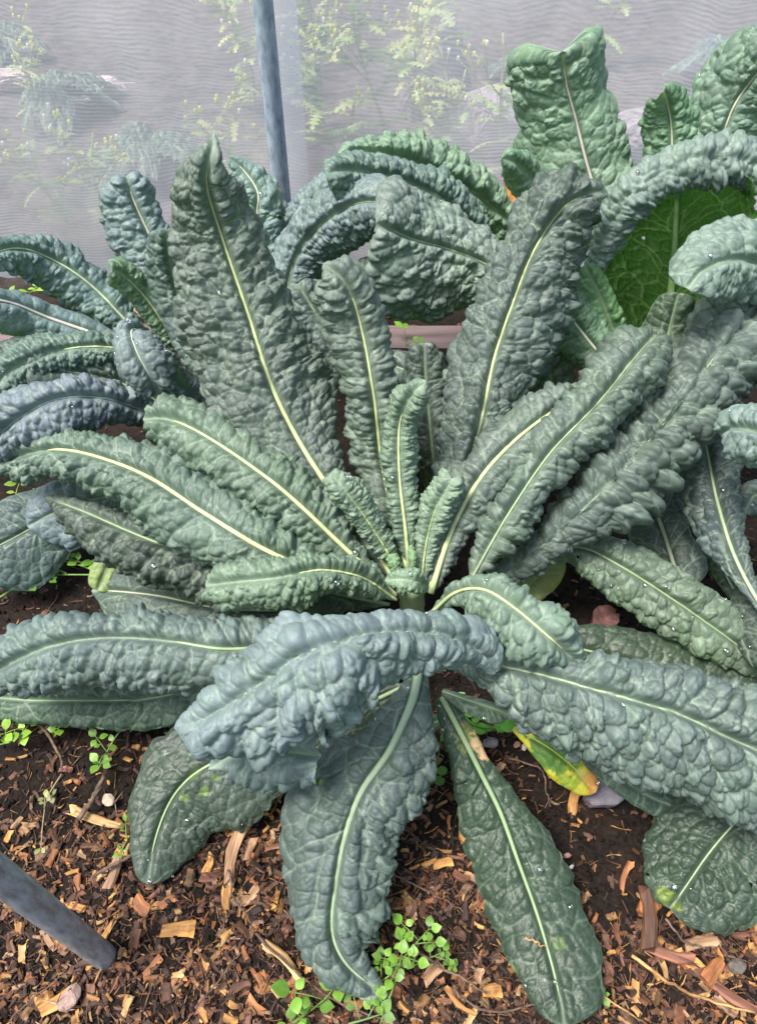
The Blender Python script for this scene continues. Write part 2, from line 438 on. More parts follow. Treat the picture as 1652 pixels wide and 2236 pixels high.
    du = np.gradient(G, axis=1); dv = np.gradient(G, axis=0)
    nn = norm(np.cross(du, dv))
    sg = np.sign((nn[:, half[0][0].shape[1] - 1] * N).sum()); nn = nn * (sg if sg else 1)
    for i in range(3): nn[..., i] = (nn[..., i] + np.roll(nn[..., i], 1, 0) + np.roll(nn[..., i], -1, 0)) / 3
    nn = norm(nn)
    # puckers also push forwards along the leaf so that they overlap like scales
    G = G + dsp[..., None] * nn + (dsp * .18)[..., None] * T[:, None, :]
    mi = half[0][0].shape[1] - 1
    vn = np.maximum(np.maximum(np.exp(-(e1 * big / .0012) ** 2) * .8, np.exp(-(e2 * small / .0008) ** 2) * .42), latm * .95)
    vn = np.maximum(vn, np.exp(-(e3 * small / 2.1 / .0007) ** 2) * .2)
    vn = np.maximum(vn, np.exp(-(ax / .0035) ** 2) * (.25 if ribh < -.4 else 1)) * vein
    vn = np.clip(vn, 0, 1)
    rows, cols = x.shape
    I = np.arange(rows * cols).reshape(rows, cols)
    F = np.stack([I[:-1, :-1], I[:-1, 1:], I[1:, 1:], I[1:, :-1]], -1).reshape(-1, 4)
    fn = np.cross(G[rows // 2, mi + 1] - G[rows // 2, mi], G[rows // 2 + 1, mi] - G[rows // 2, mi])
    if np.dot(fn, N[rows // 2]) < 0: F = F[:, ::-1]
    if holes:
        rg = np.random.RandomState(seed); cen = G.reshape(-1, 3)[F].mean(1); keep = np.ones(len(F), bool)
        for _ in range(holes):
            c = cen[rg.randint(len(cen))]; r = rg.uniform(.0015, .004)
            keep &= np.linalg.norm(cen - c, axis=1) > r
        F = F[keep]
    o0 = org(parent)
    cellv = np.clip(.5 * r1 + .5 * r2, 0, 1)
    ob = mesh_np(name, G.reshape(-1, 3) - o0, F, m or M_LEAF, parent, True,
                 {'vein': vn.ravel(), 'cell': cellv.ravel(), 'margin': q.ravel()})
    ob.color = (*(col if col in (GREY, SHADED, BLUE, GREEN, BACK, PALEB, LBLUE) or sum(col) > .6 else LC(col)), 1)
    if label: ob['label'] = label
    if stains:
        Gf = G.reshape(-1, 3); sc_ = np.zeros_like(Gf); sf = np.zeros(len(Gf))
        uu, vv, zz = view_uv(Gf)
        for (su, sv, sr, scol, sk) in stains:
            c0 = Gf[np.argmin((uu - su) ** 2 + (vv - sv) ** 2)]; dd = np.linalg.norm(Gf - c0, axis=1) / (sr * zz.mean() / FPX)
            f_ = sk * (1 - sst(.7, 1.15, dd + .8 * fbm(Gf[:, 0] * 120, Gf[:, 1] * 120 + Gf[:, 2] * 90, int(su), 4)))
            m_ = f_ > 0; sc_[m_] = (np.array(scol)[None] * f_[m_, None] + sc_[m_] * (1 - f_[m_, None])); sf = np.maximum(sf, f_)
        at = ob.data.attributes.new('stainf', 'FLOAT', 'POINT'); at.data.foreach_set('value', (sf > .02).astype(np.float32) * sf.astype(np.float32))
        at = ob.data.attributes.new('stain', 'FLOAT_COLOR', 'POINT'); sc2 = np.where(sf[:, None] > .02, sc_ / np.maximum(sf[:, None], .02), 0)
        at.data.foreach_set('color', np.hstack([sc2, np.ones((len(sf), 1))]).astype(np.float32).ravel())
    # midrib
    k = int(rows * ribend); st = max(1, k // 70); idx = np.arange(0, k, st)
    cl = G[idx, mi] + (N[idx]) * (rw[idx] * ribh)[:, None]
    for _ in range(2): cl[1:-1] = (cl[:-2] + 2 * cl[1:-1] + cl[2:]) / 4
    mb = MB(); rr = rw[idx].copy(); rr[-3:] *= np.array([.8, .6, .3])
    mb.tube(cl, rr, 8, flat=.75, ref=N[idx])
    rb = mb.build('midrib', M_RIB, ob); rb.color = (*[k * .85 for k in ribcol], 1)
    LSEED[ob.name] = seed
    LEAVES.append((ob, G.reshape(-1, 3), (nn if not flip else nn).reshape(-1, 3)))
    return ob

def stalk(parent, a, b, r0=.016, r1=.02, col=(.30, .36, .22), name='stem'):
    a = np.array(a); b = np.array(b); t = np.linspace(0, 1, 12)[:, None]
    pts = a + (b - a) * t + np.hstack([.006 * np.sin(t * 5), .005 * np.cos(t * 4), 0 * t])
    mb = MB(); mb.tube(pts, np.linspace(r0, r1, 12) * (1 + .08 * np.sin(np.arange(12) * 2.1)), 10)
    o = mb.build(name, M_RIB, parent); o.color = (*col, 1); return o

# colours (linear albedo)
GREY = (.106, .132, .120); SHADED = (.062, .078, .074); BLUE = (.165, .210, .228); GREEN = (.135, .188, .138)
BACK = (.165, .245, .180); PALEB = (.18, .255, .255); LBLUE = (.15, .20, .225); OLD = (.07, .11, .08); WETG = (.09, .14, .10)
LC = lambda c: tuple(min(.5, (k * .8 + .2 * sum(c) / 3) * 1.32 + .003) for k in c)
YRIB = (.60, .65, .38); WRIB = (.74, .74, .62); GRIB = (.36, .46, .29); PRIB = (.66, .58, .60)

# --- the kale in the middle
KC = P3(893, 1290, .20)
A = thing("kale_plant", (KC[0], KC[1] , 0), "large crinkled dark kale in the middle, leaves radiating from its heart", "kale plant", "kale plants in the bed")
stalk(A, (KC[0], KC[1] - .01, .24), (KC[0], KC[1], -.03), .024, .02)
# tall ones at the back
leaf(A, [(875,1290,.24,6,6),(790,1150,.31,60,25),(700,1040,.37,170,70),(600,860,.46,175,128),(540,680,.56,180,118),(482,510,.66,130,105),(450,400,.74,86,64),(457,355,.77,62,44),(465,315,.79,34,28),(468,288,.80,18,16)],
     (.075,.097,.088), (60, 80), .050, .019, 1.35, 3, ws=.95, rib=(24, 6), ribcol=YRIB, label="tallest upright leaf left of the heart, with a straight yellow-green midrib")
leaf(A, [(893,1260,.26,6,6),(860,1130,.31,45,35),(832,1000,.37,62,50),(815,860,.47,62,48),(782,690,.58,90,58),(748,610,.64,72,55),(705,575,.66,38,30)],
     GREY, (105, 105), .034, .0135, 1.4, 5, rib=(18, 6), ribcol=YRIB, ribend=.88)
leaf(A, [(893,1240,.27,5,5),(884,1150,.33,26,26),(872,1040,.40,34,38),(872,930,.47,34,42),(893,870,.52,34,36),(930,832,.55,22,22)],
     (.08, .125, .085), (110, 110), .018, .0085, 1.5, 7, rib=(15, 4), ribcol=YRIB, res=.0015, ribend=.8)
leaf(A, [(862,1235,.28,5,5),(830,1180,.33,24,24),(790,1120,.38,36,38),(752,1070,.42,40,36),(722,1032,.44,20,22)],
     GREEN, (115, 115), .013, .0075, 1.7, 9, rib=(8, 2), ribcol=(.5, .6, .28), res=.0013, ribend=.8)
leaf(A, [(920,1280,.26,5,5),(928,1200,.31,24,24),(948,1120,.365,36,36),(985,1045,.42,30,30)],
     GREEN, (115, 115), .013, .0075, 1.7, 11, rib=(8, 2), ribcol=(.5, .6, .28), res=.0013, ribend=.75)
leaf(A, [(935,1285,.28,10,10),(910,1272,.325,24,28),(875,1265,.335,26,28),(840,1268,.32,12,14)],
     (.10, .18, .11), (100, 100), .010, .006, 1.3, 13, rib=(3, 1), res=.0012, label="tiny newest leaf curled over the heart of the plant")
leaf(A, [(880,1262,.27,4,4),(862,1235,.30,16,16),(856,1210,.315,14,14)], (.05, .16, .03), (90, 90), .007, .004, 1.4, 14, rib=(3, 1), res=.001)
leaf(A, [(896,1270,.27,4,4),(899,1225,.31,12,12),(897,1190,.33,10,10)], (.05, .16, .03), (90, 90), .007, .004, 1.4, 15, rib=(3, 1), res=.001)
# right-hand fan
leaf(A, [(938,1285,.25,6,6),(985,1130,.32,60,40),(1035,975,.39,100,85),(1056,890,.43,118,88),(1078,785,.48,120,125),(1118,665,.55,100,130),(1166,545,.61,100,120),(1232,452,.66,105,95),(1300,420,.67,60,50),(1330,425,.66,25,25)],
     (.062, .084, .078), (62, 105), .052, .020, 1.45, 17, ws=.95, rib=(16, 6), ribcol=YRIB, label="tall upright leaf right of the heart, its tip twisting to the right")
leaf(A, [(940,1295,.25,6,6),(985,1160,.32,52,48),(1045,1050,.38,62,70),(1120,965,.42,66,76),(1215,892,.445,60,66),(1278,850,.43,28,32)],
     GREY, (105, 112), .034, .014, 1.4, 19, rib=(22, 7), ribcol=YRIB, ribend=.86)
leaf(A, [(1030,1262,.27,8,8),(1105,1130,.35,48,50),(1200,990,.42,66,72),(1300,885,.47,70,82),(1382,785,.50,76,80),(1430,730,.49,50,52)],
     (.074, .105, .088), (110, 112), .042, .0195, 1.4, 23, puff=.08,  rib=(9, 5), ribcol=GRIB)
leaf(A, [(1040,1290,.20,10,10),(1160,1212,.26,45,50),(1250,1135,.31,62,70),(1335,1055,.35,72,82),(1420,960,.39,82,95),(1495,868,.43,88,100),(1580,755,.47,100,100),(1680,645,.48,98,98),(1790,550,.46,60,60)],
     (.072, .100, .090), (100, 105), .060, .028, 1.4, 29, rib=(6, 2), ribcol=GRIB, groove=0, ribh=-2.2, puff=.03, label="thick leaf with large blistered humps that runs out at the right edge")
# left-hand fan
leaf(A, [(862,1300,.25,6,6),(745,1190,.32,50,42),(622,1075,.38,72,66),(520,998,.41,78,74),(430,942,.42,78,72),(360,915,.41,56,48),(312,915,.39,26,26)],
     (.078, .122, .088), (105, 100), .030, .013, 1.45, 31, rib=(20, 6), ribcol=YRIB, ribend=.86)
leaf(A, [(858,1305,.23,6,6),(740,1262,.28,50,50),(600,1212,.32,95,88),(445,1120,.35,120,105),(330,1045,.36,100,95),(230,1003,.36,80,68),(130,982,.35,72,50),(30,1000,.31,62,45),(-25,1030,.27,30,25)],
     (.078, .122, .098), (80, 85), .042, .017, 1.4, 37, rib=(22, 7), ribcol=YRIB, ribend=.82, label="broad leaf reaching the left edge over a darker one")
leaf(A, [(850,1320,.20,6,6),(700,1290,.22,60,40),(500,1235,.24,90,50),(330,1180,.25,95,50),(190,1120,.25,78,40),(100,1085,.22,25,25)],
     SHADED, (80, 60), .040, .017, 1.4, 41, rib=(12, 4), ribcol=GRIB)  # shade from the broad leaf above is put into this darker colour
leaf(A, [(862,1308,.26,6,6),(790,1262,.33,36,30),(700,1245,.37,58,40),(600,1262,.38,70,50),(500,1272,.36,62,48),(448,1278,.33,30,26)],
     (.085, .135, .092), (105, 105), .022, .0105, 1.6, 43, rib=(10, 3), ribcol=YRIB, res=.0016, ribend=.55)
# lower left, lying out
leaf(A, [(860,1370,.22,6,6),(700,1395,.27,70,60),(500,1418,.30,100,82),(370,1400,.31,130,70),(240,1392,.31,125,66),(110,1412,.29,110,70),(10,1455,.25,85,68),(-50,1490,.20,45,40)],
     (.080, .115, .120), (80, 95), .040, .017, 1.4, 47, ws=.95, rib=(14, 7), ribcol=GRIB, ribend=.5, label="bluish leaf lying out to the left edge and beaded with water")
# big blue leaf arching over the front
leaf(A, [(1082,1470,.34,20,40),(1050,1425,.38,60,80),(985,1395,.42,95,80),(900,1380,.45,115,70),(790,1388,.47,150,70),(660,1430,.47,205,100),(560,1500,.44,180,92),(450,1568,.40,110,68),(380,1590,.37,40,40)],
     BLUE, (74, 72), .060, .027, 1.05, 53, puff=.02, ws=1.0, rib=(7, 4), ribcol=(.36, .5, .34), ribh=-1.6, label="big blue-green leaf arching over the front with the largest puckers", tip=.14, groove=1.2)
leaf(A, [(700,1650,.30,60,60),(600,1640,.27,80,70),(510,1650,.25,70,60),(455,1680,.24,30,40)],
     (.085, .125, .135), (80, 80), .036, .016, 1.3, 59, rib=(3, 2), ribcol=GRIB, tip=.4)
leaf(A, [(945,1335,.26,8,8),(1000,1292,.34,26,40),(1060,1290,.38,34,68),(1125,1330,.39,50,82),(1190,1385,.38,76,80),(1240,1430,.34,62,46),(1262,1455,.31,30,28)],
     (.098, .150, .118), (95, 95), .030, .0145, 1.4, 61, rib=(14, 5), ribcol=YRIB, ribend=.85, label="pale green leaf curling over to the right in front of the heart")
# hanging forward to the ground
leaf(A, [(915,1455,.27,24,24),(900,1530,.255,60,52),(850,1640,.225,110,86),(788,1730,.19,125,140),(752,1830,.155,118,156),(732,1940,.115,124,132),(726,2040,.08,122,84),(760,2110,.055,60,62),(850,2178,.02,14,26)][::1],
     (.060, .086, .084), (60, 68), .060, .024, 1.0, 67, ws=1.08, puff=.03, rib=(34, 6), ribcol=(.36, .46, .33), label="long leaf hanging straight down the front to the mulch", tip=.05, margin=.05)
leaf(A, [(962,1520,.20,18,18),(1005,1600,.165,30,44),(1050,1690,.12,34,66),(1092,1775,.09,56,98),(1130,1880,.065,98,112),(1170,1990,.045,118,108),(1200,2090,.03,118,92),(1222,2180,.02,112,72),(1232,2240,.015,70,50)],
     (.024, .045, .028), (28, 30), .050, .020, .45, 71, ws=.9, frill=.004, rib=(22, 7), ribcol=(.32, .42, .25), m=M_WET, stains=((1040,1622,24,(.62,.42,.26),1),(1065,1645,14,(.66,.42,.24),1),(1025,1612,34,(.20,.24,.05),.45),(1215,2060,15,(.12,.20,.04),.45),(1105,2130,14,(.13,.2,.04),.4)), label="old flat wet dark green leaf lying on the mulch in front", tip=.08, margin=.12)
leaf(A, [(880,1500,.18,10,10),(760,1555,.15,60,60),(640,1595,.12,110,90),(510,1645,.10,140,110),(425,1690,.085,150,118),(378,1740,.065,135,95),(348,1805,.045,100,66),(330,1875,.025,76,40),(322,1930,.012,40,22)],
     (.034, .052, .040), (35, 40), .05, .018, .55, 73, ws=1.0, frill=.004, rib=(16, 6), ribcol=(.34, .44, .26), m=M_WET, stains=((430,1690,16,(.22,.36,.05),.4),(445,1730,12,(.22,.36,.05),.35),(400,1740,10,(.22,.36,.05),.4),(470,1700,9,(.22,.36,.05),.35)), label="old smooth leaf drooping to the ground at the front left", tip=.04, margin=.16)
# lower right
leaf(A, [(960,1425,.26,10,10),(1078,1452,.30,44,62),(1190,1476,.315,52,125),(1340,1518,.32,95,140),(1480,1560,.31,108,182),(1600,1615,.29,120,170),(1740,1680,.25,120,140),(1850,1740,.20,60,60)],
     (.078, .110, .108), (78, 92), .050, .021, 1.35, 79, ws=1.02, rib=(14, 5), ribcol=(.42, .52, .36), ribh=-.3, label="very large blistered leaf sweeping to the right edge")
leaf(A, [(965,1510,.22,8,8),(1010,1525,.22,10,26),(1070,1545,.21,14,34),(1110,1560,.19,10,20)], (.05, .09, .06), (40, 40), .03, .012, .5, 83, rib=(8, 4), ribcol=GRIB, frill=.004)
leaf(A, [(1120,1590,.10,8,8),(1190,1628,.11,30,46),(1250,1675,.09,44,60),(1300,1730,.06,26,30)], (.52, .46, .03), (30, 30), .05, .02, .4, 89, ws=.75,
     rib=(5, 3), ribcol=(.5, .55, .1), m=None, stains=((1210,1640,62,(.06,.16,.03),.95),(1240,1712,22,(.12,.26,.03),.6),(1305,1700,32,(.50,.22,.06),.95),(1300,1735,18,(.5,.2,.05),.8)), label="dying leaf blotched yellow, green and orange")
leaf(A, [(1020,1400,.14,8,8),(1120,1310,.15,40,40),(1190,1240,.15,50,45),(1215,1200,.15,30,30)], (.22, .25, .04), (40, 40), .05, .02, .4, 97,
     rib=(8, 3), ribcol=(.5, .5, .15), label="yellowing leaf low down right of the heart")
leaf(A, [(1180,1215,.20,8,8),(1265,1195,.215,28,40),(1360,1240,.21,62,66),(1470,1310,.19,66,74),(1570,1380,.16,66,62),(1650,1440,.12,50,40),(1700,1480,.09,20,20)],
     (.105, .150, .105), (45, 55), .05, .021, 1.1, 101, rib=(8, 5), ribcol=(.35, .45, .27), m=M_WET, label="wet shiny leaf drooping right, covered in small drops", holes=3)
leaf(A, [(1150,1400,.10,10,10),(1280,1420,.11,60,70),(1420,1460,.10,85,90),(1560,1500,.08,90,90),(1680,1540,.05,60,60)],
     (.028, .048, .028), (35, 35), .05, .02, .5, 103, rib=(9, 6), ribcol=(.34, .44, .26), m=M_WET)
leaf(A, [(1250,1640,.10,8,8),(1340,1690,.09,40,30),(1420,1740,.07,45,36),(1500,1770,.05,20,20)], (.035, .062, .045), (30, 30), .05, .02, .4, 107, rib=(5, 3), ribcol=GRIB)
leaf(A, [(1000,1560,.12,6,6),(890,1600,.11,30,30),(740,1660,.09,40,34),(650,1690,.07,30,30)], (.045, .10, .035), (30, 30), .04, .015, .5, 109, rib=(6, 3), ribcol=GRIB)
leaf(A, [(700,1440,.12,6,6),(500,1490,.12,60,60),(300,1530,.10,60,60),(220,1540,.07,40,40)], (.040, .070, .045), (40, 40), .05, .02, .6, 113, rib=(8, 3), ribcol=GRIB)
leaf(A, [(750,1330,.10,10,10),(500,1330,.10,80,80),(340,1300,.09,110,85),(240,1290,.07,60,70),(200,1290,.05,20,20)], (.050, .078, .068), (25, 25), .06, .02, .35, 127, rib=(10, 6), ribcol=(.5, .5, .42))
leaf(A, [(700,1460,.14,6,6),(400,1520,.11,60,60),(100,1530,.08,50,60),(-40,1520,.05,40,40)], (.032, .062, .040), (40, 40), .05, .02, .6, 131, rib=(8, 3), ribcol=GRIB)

# --- kale at the back left
q = P3(430, 870, .15)
B = thing("kale_plant", (q[0], q[1], 0), "bluish kale plant at the left, its leaves arching to the left edge", "kale plant", "kale plants in the bed")
stalk(B, (q[0], q[1], .18), (q[0], q[1] - .02, -.03), .02, .018)
leaf(B, [(430,800,1.30,6,6),(385,660,1.36,60,50),(350,565,1.40,92,50),(318,495,1.43,92,46),(290,432,1.45,72,52),(276,385,1.46,50,50)],
     LBLUE, (75, 80), .040, .016, 1.4, 137, rib=(15, 7), ribcol=WRIB, tip=.12)
leaf(B, [(640,700,1.42,6,6),(590,570,1.50,30,60),(562,475,1.54,36,72),(563,420,1.56,44,56),(530,370,1.58,38,34),(498,342,1.58,18,18)],
     PALEB, (60, 60), .04, .016, 1.2, 139, rib=(11, 5), ribcol=WRIB)
leaf(B, [(370,790,1.26,6,6),(280,705,1.30,42,30),(205,628,1.33,76,46),(130,575,1.34,74,46),(60,545,1.32,58,36),(0,548,1.27,48,36),(-40,580,1.22,30,26)],
     (.08, .135, .145), (70, 85), .036, .015, 1.5, 149, rib=(10, 5), ribcol=(.55, .62, .45), label="arching leaf reaching the left edge with drops along its ridge")
leaf(B, [(420,790,1.25,5,5),(365,715,1.26,26,26),(318,650,1.27,32,32),(268,600,1.26,32,34),(245,590,1.24,22,22)],
     (.07, .14, .075), (90, 90), .018, .008, 1.3, 151, rib=(11, 4), ribcol=YRIB, res=.0017, ribend=.85)
leaf(B, [(340,790,1.20,6,6),(215,733,1.22,30,34),(110,695,1.22,56,38),(20,660,1.20,70,34),(-60,650,1.17,50,30)],
     (.09, .14, .16), (60, 60), .05, .02, .6, 157, rib=(16, 7), ribcol=PRIB)
leaf(B, [(350,800,1.16,5,5),(262,762,1.17,26,26),(160,760,1.15,44,36),(70,785,1.12,56,44),(0,830,1.09,56,44),(-40,880,1.06,30,30)],
     (.05, .095, .085), (100, 100), .020, .009, 1.4, 163, rib=(7, 3), ribcol=YRIB, res=.0018, ribend=.5)
leaf(B, [(330,730,1.16,14,10),(288,722,1.12,44,36),(300,770,1.08,60,58),(328,822,1.06,58,54),(345,862,1.06,30,30)][::1],
     (.095, .122, .155), (85, 85), .026, .012, 1.2, 167, rib=(7, 4), ribcol=(.5, .58, .52), label="small blue leaf curled over and thick with drops", tip=.2)
leaf(B, [(420,930,1.10,5,5),(320,898,1.09,30,30),(220,868,1.06,60,44),(120,872,1.03,85,46),(40,915,1.01,80,60),(-30,975,.33,50,50)],
     (.095, .122, .165), (95, 95), .034, .015, 1.3, 173, rib=(7, 5), ribcol=(.36, .46, .52), ribend=.9, groove=1.0, label="bright blue-grey leaf bending down at the left edge")
leaf(B, [(430,900,1.12,6,6),(330,860,1.14,60,50),(200,820,1.13,70,50),(60,800,1.10,60,50)],
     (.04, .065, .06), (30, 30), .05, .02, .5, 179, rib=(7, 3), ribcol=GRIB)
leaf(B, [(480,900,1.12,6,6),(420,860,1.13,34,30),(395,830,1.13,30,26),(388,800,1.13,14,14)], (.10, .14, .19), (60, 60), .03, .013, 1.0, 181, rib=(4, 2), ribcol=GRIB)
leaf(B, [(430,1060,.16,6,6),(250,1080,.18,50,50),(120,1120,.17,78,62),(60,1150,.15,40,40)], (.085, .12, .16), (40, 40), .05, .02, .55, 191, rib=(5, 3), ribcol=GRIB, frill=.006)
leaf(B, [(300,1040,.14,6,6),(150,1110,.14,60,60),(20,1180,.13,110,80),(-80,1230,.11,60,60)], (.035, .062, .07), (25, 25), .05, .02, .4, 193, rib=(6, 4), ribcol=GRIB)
leaf(B, [(330,1150,.10,5,5),(270,1190,.10,30,30),(235,1240,.09,44,30),(215,1290,.07,24,24)], (.16, .22, .05), (30, 30), .04, .015, .5, 195, rib=(3, 2), ribcol=GRIB, label="yellowing leaf beside the chickweed")

leaf(B, [(470,980,1.04,6,6),(380,900,1.10,60,60),(250,830,1.14,80,80),(100,790,1.14,80,70),(-40,800,1.10,50,50)], (.045,.07,.066), (70, 70), .036, .015, 1.2, 182, rib=(6,3), ribcol=GRIB)
leaf(B, [(470,900,1.12,6,6),(430,760,1.20,50,50),(390,650,1.26,60,60),(370,560,1.28,50,50),(365,500,1.28,30,30)], (.055,.085,.09), (70, 70), .036, .015, 1.2, 183, rib=(6,3), ribcol=GRIB)
# --- kale behind the middle
q = P3(1130, 800, .12)
Cc = thing("kale_plant", (q[0], q[1], 0), "blue-green kale plant behind the middle one, bending over towards the steel pole", "kale plant", "kale plants in the bed")
stalk(Cc, (q[0], q[1], .2), (q[0], q[1] - .02, -.03), .02, .018)
leaf(Cc, [(1190,740,1.30,6,6),(1110,610,1.36,60,50),(1041,567,1.38,120,70),(970,541,1.38,160,95),(900,522,1.36,150,112),(850,500,1.34,90,100),(822,488,1.33,40,60)],
     (.125, .165, .150), (60, 78), .055, .022, .9, 197, puff=.03, rib=(10, 5), ribcol=(.5, .6, .42), m=M_LEAF, tip=.15, holes=4, label="broad pale leaf hanging down over the gap by the board")
leaf(Cc, [(660,760,1.34,6,6),(628,640,1.42,40,40),(655,545,1.46,50,56),(720,475,1.46,50,60),(800,440,1.43,56,52),(860,455,1.40,56,44),(900,500,1.38,40,40)],
     (.10, .14, .165), (90, 95), .034, .015, 1.2, 199, puff=.04, ws=1.1, rib=(5, 3), ribcol=GRIB)
leaf(Cc, [(560,620,1.50,6,6),(610,520,1.54,30,36),(680,445,1.56,40,36),(745,405,1.56,40,30),(790,395,1.54,24,24)],
     (.10, .15, .18), (80, 80), .026, .012, 1.1, 211, rib=(6, 3), ribcol=GRIB)
leaf(Cc, [(1190,560,1.62,6,6),(1095,470,1.64,64,40),(1000,400,1.64,110,58),(900,350,1.63,100,52),(800,332,1.60,74,38),(735,345,1.57,34,24)],
     BACK, (70, 85), .050, .020, 1.2, 223, puff=.03, rib=(4, 2), ribcol=GRIB)
leaf(Cc, [(1080,560,1.52,6,6),(1020,480,1.54,30,36),(940,420,1.54,40,40),(850,385,1.52,44,36),(760,372,1.48,44,28),(715,380,1.44,26,20)],
     (.07, .12, .115), (100, 110), .030, .014, 1.3, 227, puff=.04, ws=1.05, rib=(4, 2), ribcol=GRIB)
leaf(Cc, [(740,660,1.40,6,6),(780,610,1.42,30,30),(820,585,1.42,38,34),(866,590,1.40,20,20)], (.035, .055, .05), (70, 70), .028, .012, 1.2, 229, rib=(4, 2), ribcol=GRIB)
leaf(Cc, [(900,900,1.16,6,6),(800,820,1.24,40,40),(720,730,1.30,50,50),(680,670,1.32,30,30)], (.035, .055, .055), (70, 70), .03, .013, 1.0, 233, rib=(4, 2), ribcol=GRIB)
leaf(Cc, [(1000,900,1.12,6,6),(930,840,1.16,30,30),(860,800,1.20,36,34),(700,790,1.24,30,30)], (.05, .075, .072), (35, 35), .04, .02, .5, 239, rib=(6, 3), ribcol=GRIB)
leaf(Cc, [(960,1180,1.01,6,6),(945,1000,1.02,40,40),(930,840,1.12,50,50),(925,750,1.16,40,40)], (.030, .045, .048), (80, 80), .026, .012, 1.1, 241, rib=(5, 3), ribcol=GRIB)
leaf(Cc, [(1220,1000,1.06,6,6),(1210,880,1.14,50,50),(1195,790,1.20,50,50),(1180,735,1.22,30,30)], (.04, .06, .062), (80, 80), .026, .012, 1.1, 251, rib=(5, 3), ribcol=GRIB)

leaf(Cc, [(980,1000,1.06,6,6),(880,900,1.14,50,50),(780,800,1.22,60,60),(700,700,1.30,60,60),(650,620,1.34,40,40)], (.05,.075,.08), (75, 75), .036, .015, 1.2, 242, rib=(6,3), ribcol=GRIB)
leaf(Cc, [(1000,1050,1.02,6,6),(1020,930,1.08,50,50),(1080,800,1.16,60,60),(1150,700,1.24,60,60)], (.05,.075,.08), (75, 75), .036, .015, 1.2, 243, rib=(6,3), ribcol=GRIB)
# --- kale at the back right
q = P3(1440, 800, .12)
D = thing("kale_plant", (q[0], q[1], 0), "tall fresh green kale at the back right, one leaf showing its green underside", "kale plant", "kale plants in the bed")
stalk(D, (q[0], q[1], .35), (q[0], q[1] - .02, -.03), .02, .02)
leaf(D, [(1345,640,1.42,6,6),(1320,500,1.50,60,60),(1300,425,1.54,130,90),(1276,340,1.57,135,92),(1255,255,1.60,118,84),(1236,185,1.61,104,84),(1226,112,1.61,100,88)],
     BACK, (60, 70), .058, .023, .95, 257, puff=.02, ws=1.06, rib=(17, 5), ribcol=PRIB, tip=.015, margin=.12, label="tallest leaf at the back right, flat-topped, with a pinkish midrib")
leaf(D, [(1260,560,1.46,6,6),(1215,470,1.48,40,40),(1170,400,1.48,50,46),(1125,355,1.45,36,34),(1095,345,1.42,18,16)], (.09, .17, .105), (80, 80), .03, .013, 1.1, 263, rib=(3, 2), ribcol=GRIB)
leaf(D, [(1455,560,1.44,6,6),(1462,430,1.50,44,44),(1466,330,1.54,62,56),(1463,260,1.56,58,54),(1452,212,1.55,40,40),(1448,200,1.53,26,26)],
     (.09, .185, .10), (75, 75), .040, .017, 1.2, 269, puff=.05, rib=(10, 5), ribcol=WRIB, tip=.14)
leaf(D, [(1530,480,1.50,6,6),(1570,320,1.58,60,60),(1600,235,1.60,82,90),(1645,170,1.60,96,90),(1690,130,1.58,60,60)],
     (.10, .165, .13), (50, 60), .052, .021, 1.0, 271, puff=.02, rib=(10, 6), ribcol=WRIB)
leaf(D, [(1450,760,1.27,20,20),(1462,650,1.31,110,90),(1471,550,1.34,138,130),(1476,460,1.36,120,140),(1480,385,1.36,95,130),(1482,345,1.36,70,100)],
     (.085, .140, .115), (50, 60), .050, .020, .8, 277, flip=True, rib=(34, 12), ribcol=(.26, .42, .17), m=M_UNDER, tip=.1, ribh=-1.0, ribend=.9, holes=6, label="big leaf arching over, its bright green backlit underside facing us")
leaf(D, [(1300,640,1.26,10,10),(1300,570,1.27,24,30),(1330,500,1.28,34,42),(1375,430,1.29,38,44),(1440,378,1.30,38,42),(1530,350,1.31,42,40),(1620,352,1.31,46,44),(1700,390,1.30,40,40)],
     (.105, .150, .140), (100, 110), .034, .015, 1.1, 278, puff=0, ws=1.0, rib=(3, 2), ribcol=GRIB, ribh=-3, tip=.1, label="rolled blistered rim of the arching leaf")
leaf(D, [(1760,650,1.20,6,6),(1700,595,1.17,60,70),(1610,565,1.13,72,72),(1535,590,1.09,60,62),(1500,630,1.06,36,40)],
     (.115, .170, .145), (70, 80), .042, .018, 1.0, 281, puff=.03, ws=1.1, rib=(4, 2), ribcol=GRIB)
leaf(D, [(1400,880,1.10,6,6),(1330,800,1.14,30,30),(1265,720,1.18,50,44),(1215,650,1.20,40,44),(1190,620,1.20,20,20)],
     (.08, .17, .09), (55, 55), .04, .016, .8, 283, rib=(15, 5), ribcol=WRIB)
leaf(D, [(1380,820,1.16,6,6),(1345,740,1.20,30,22),(1310,650,1.22,36,26),(1275,580,1.22,24,20)], (.08, .20, .06), (50, 50), .035, .014, .9, 293, rib=(5, 3), ribcol=GRIB)
leaf(D, [(1560,820,1.14,6,6),(1610,740,1.20,60,60),(1640,680,1.22,60,60),(1680,640,1.2,30,30)], (.05, .085, .06), (80, 80), .036, .015, 1.1, 307, rib=(5, 3), ribcol=GRIB)
leaf(D, [(1420,900,1.10,10,10),(1445,800,1.14,50,50),(1460,720,1.18,50,50),(1480,640,1.2,30,30)], (.03, .055, .03), (50, 50), .036, .015, .8, 311, rib=(5, 3), ribcol=GRIB)

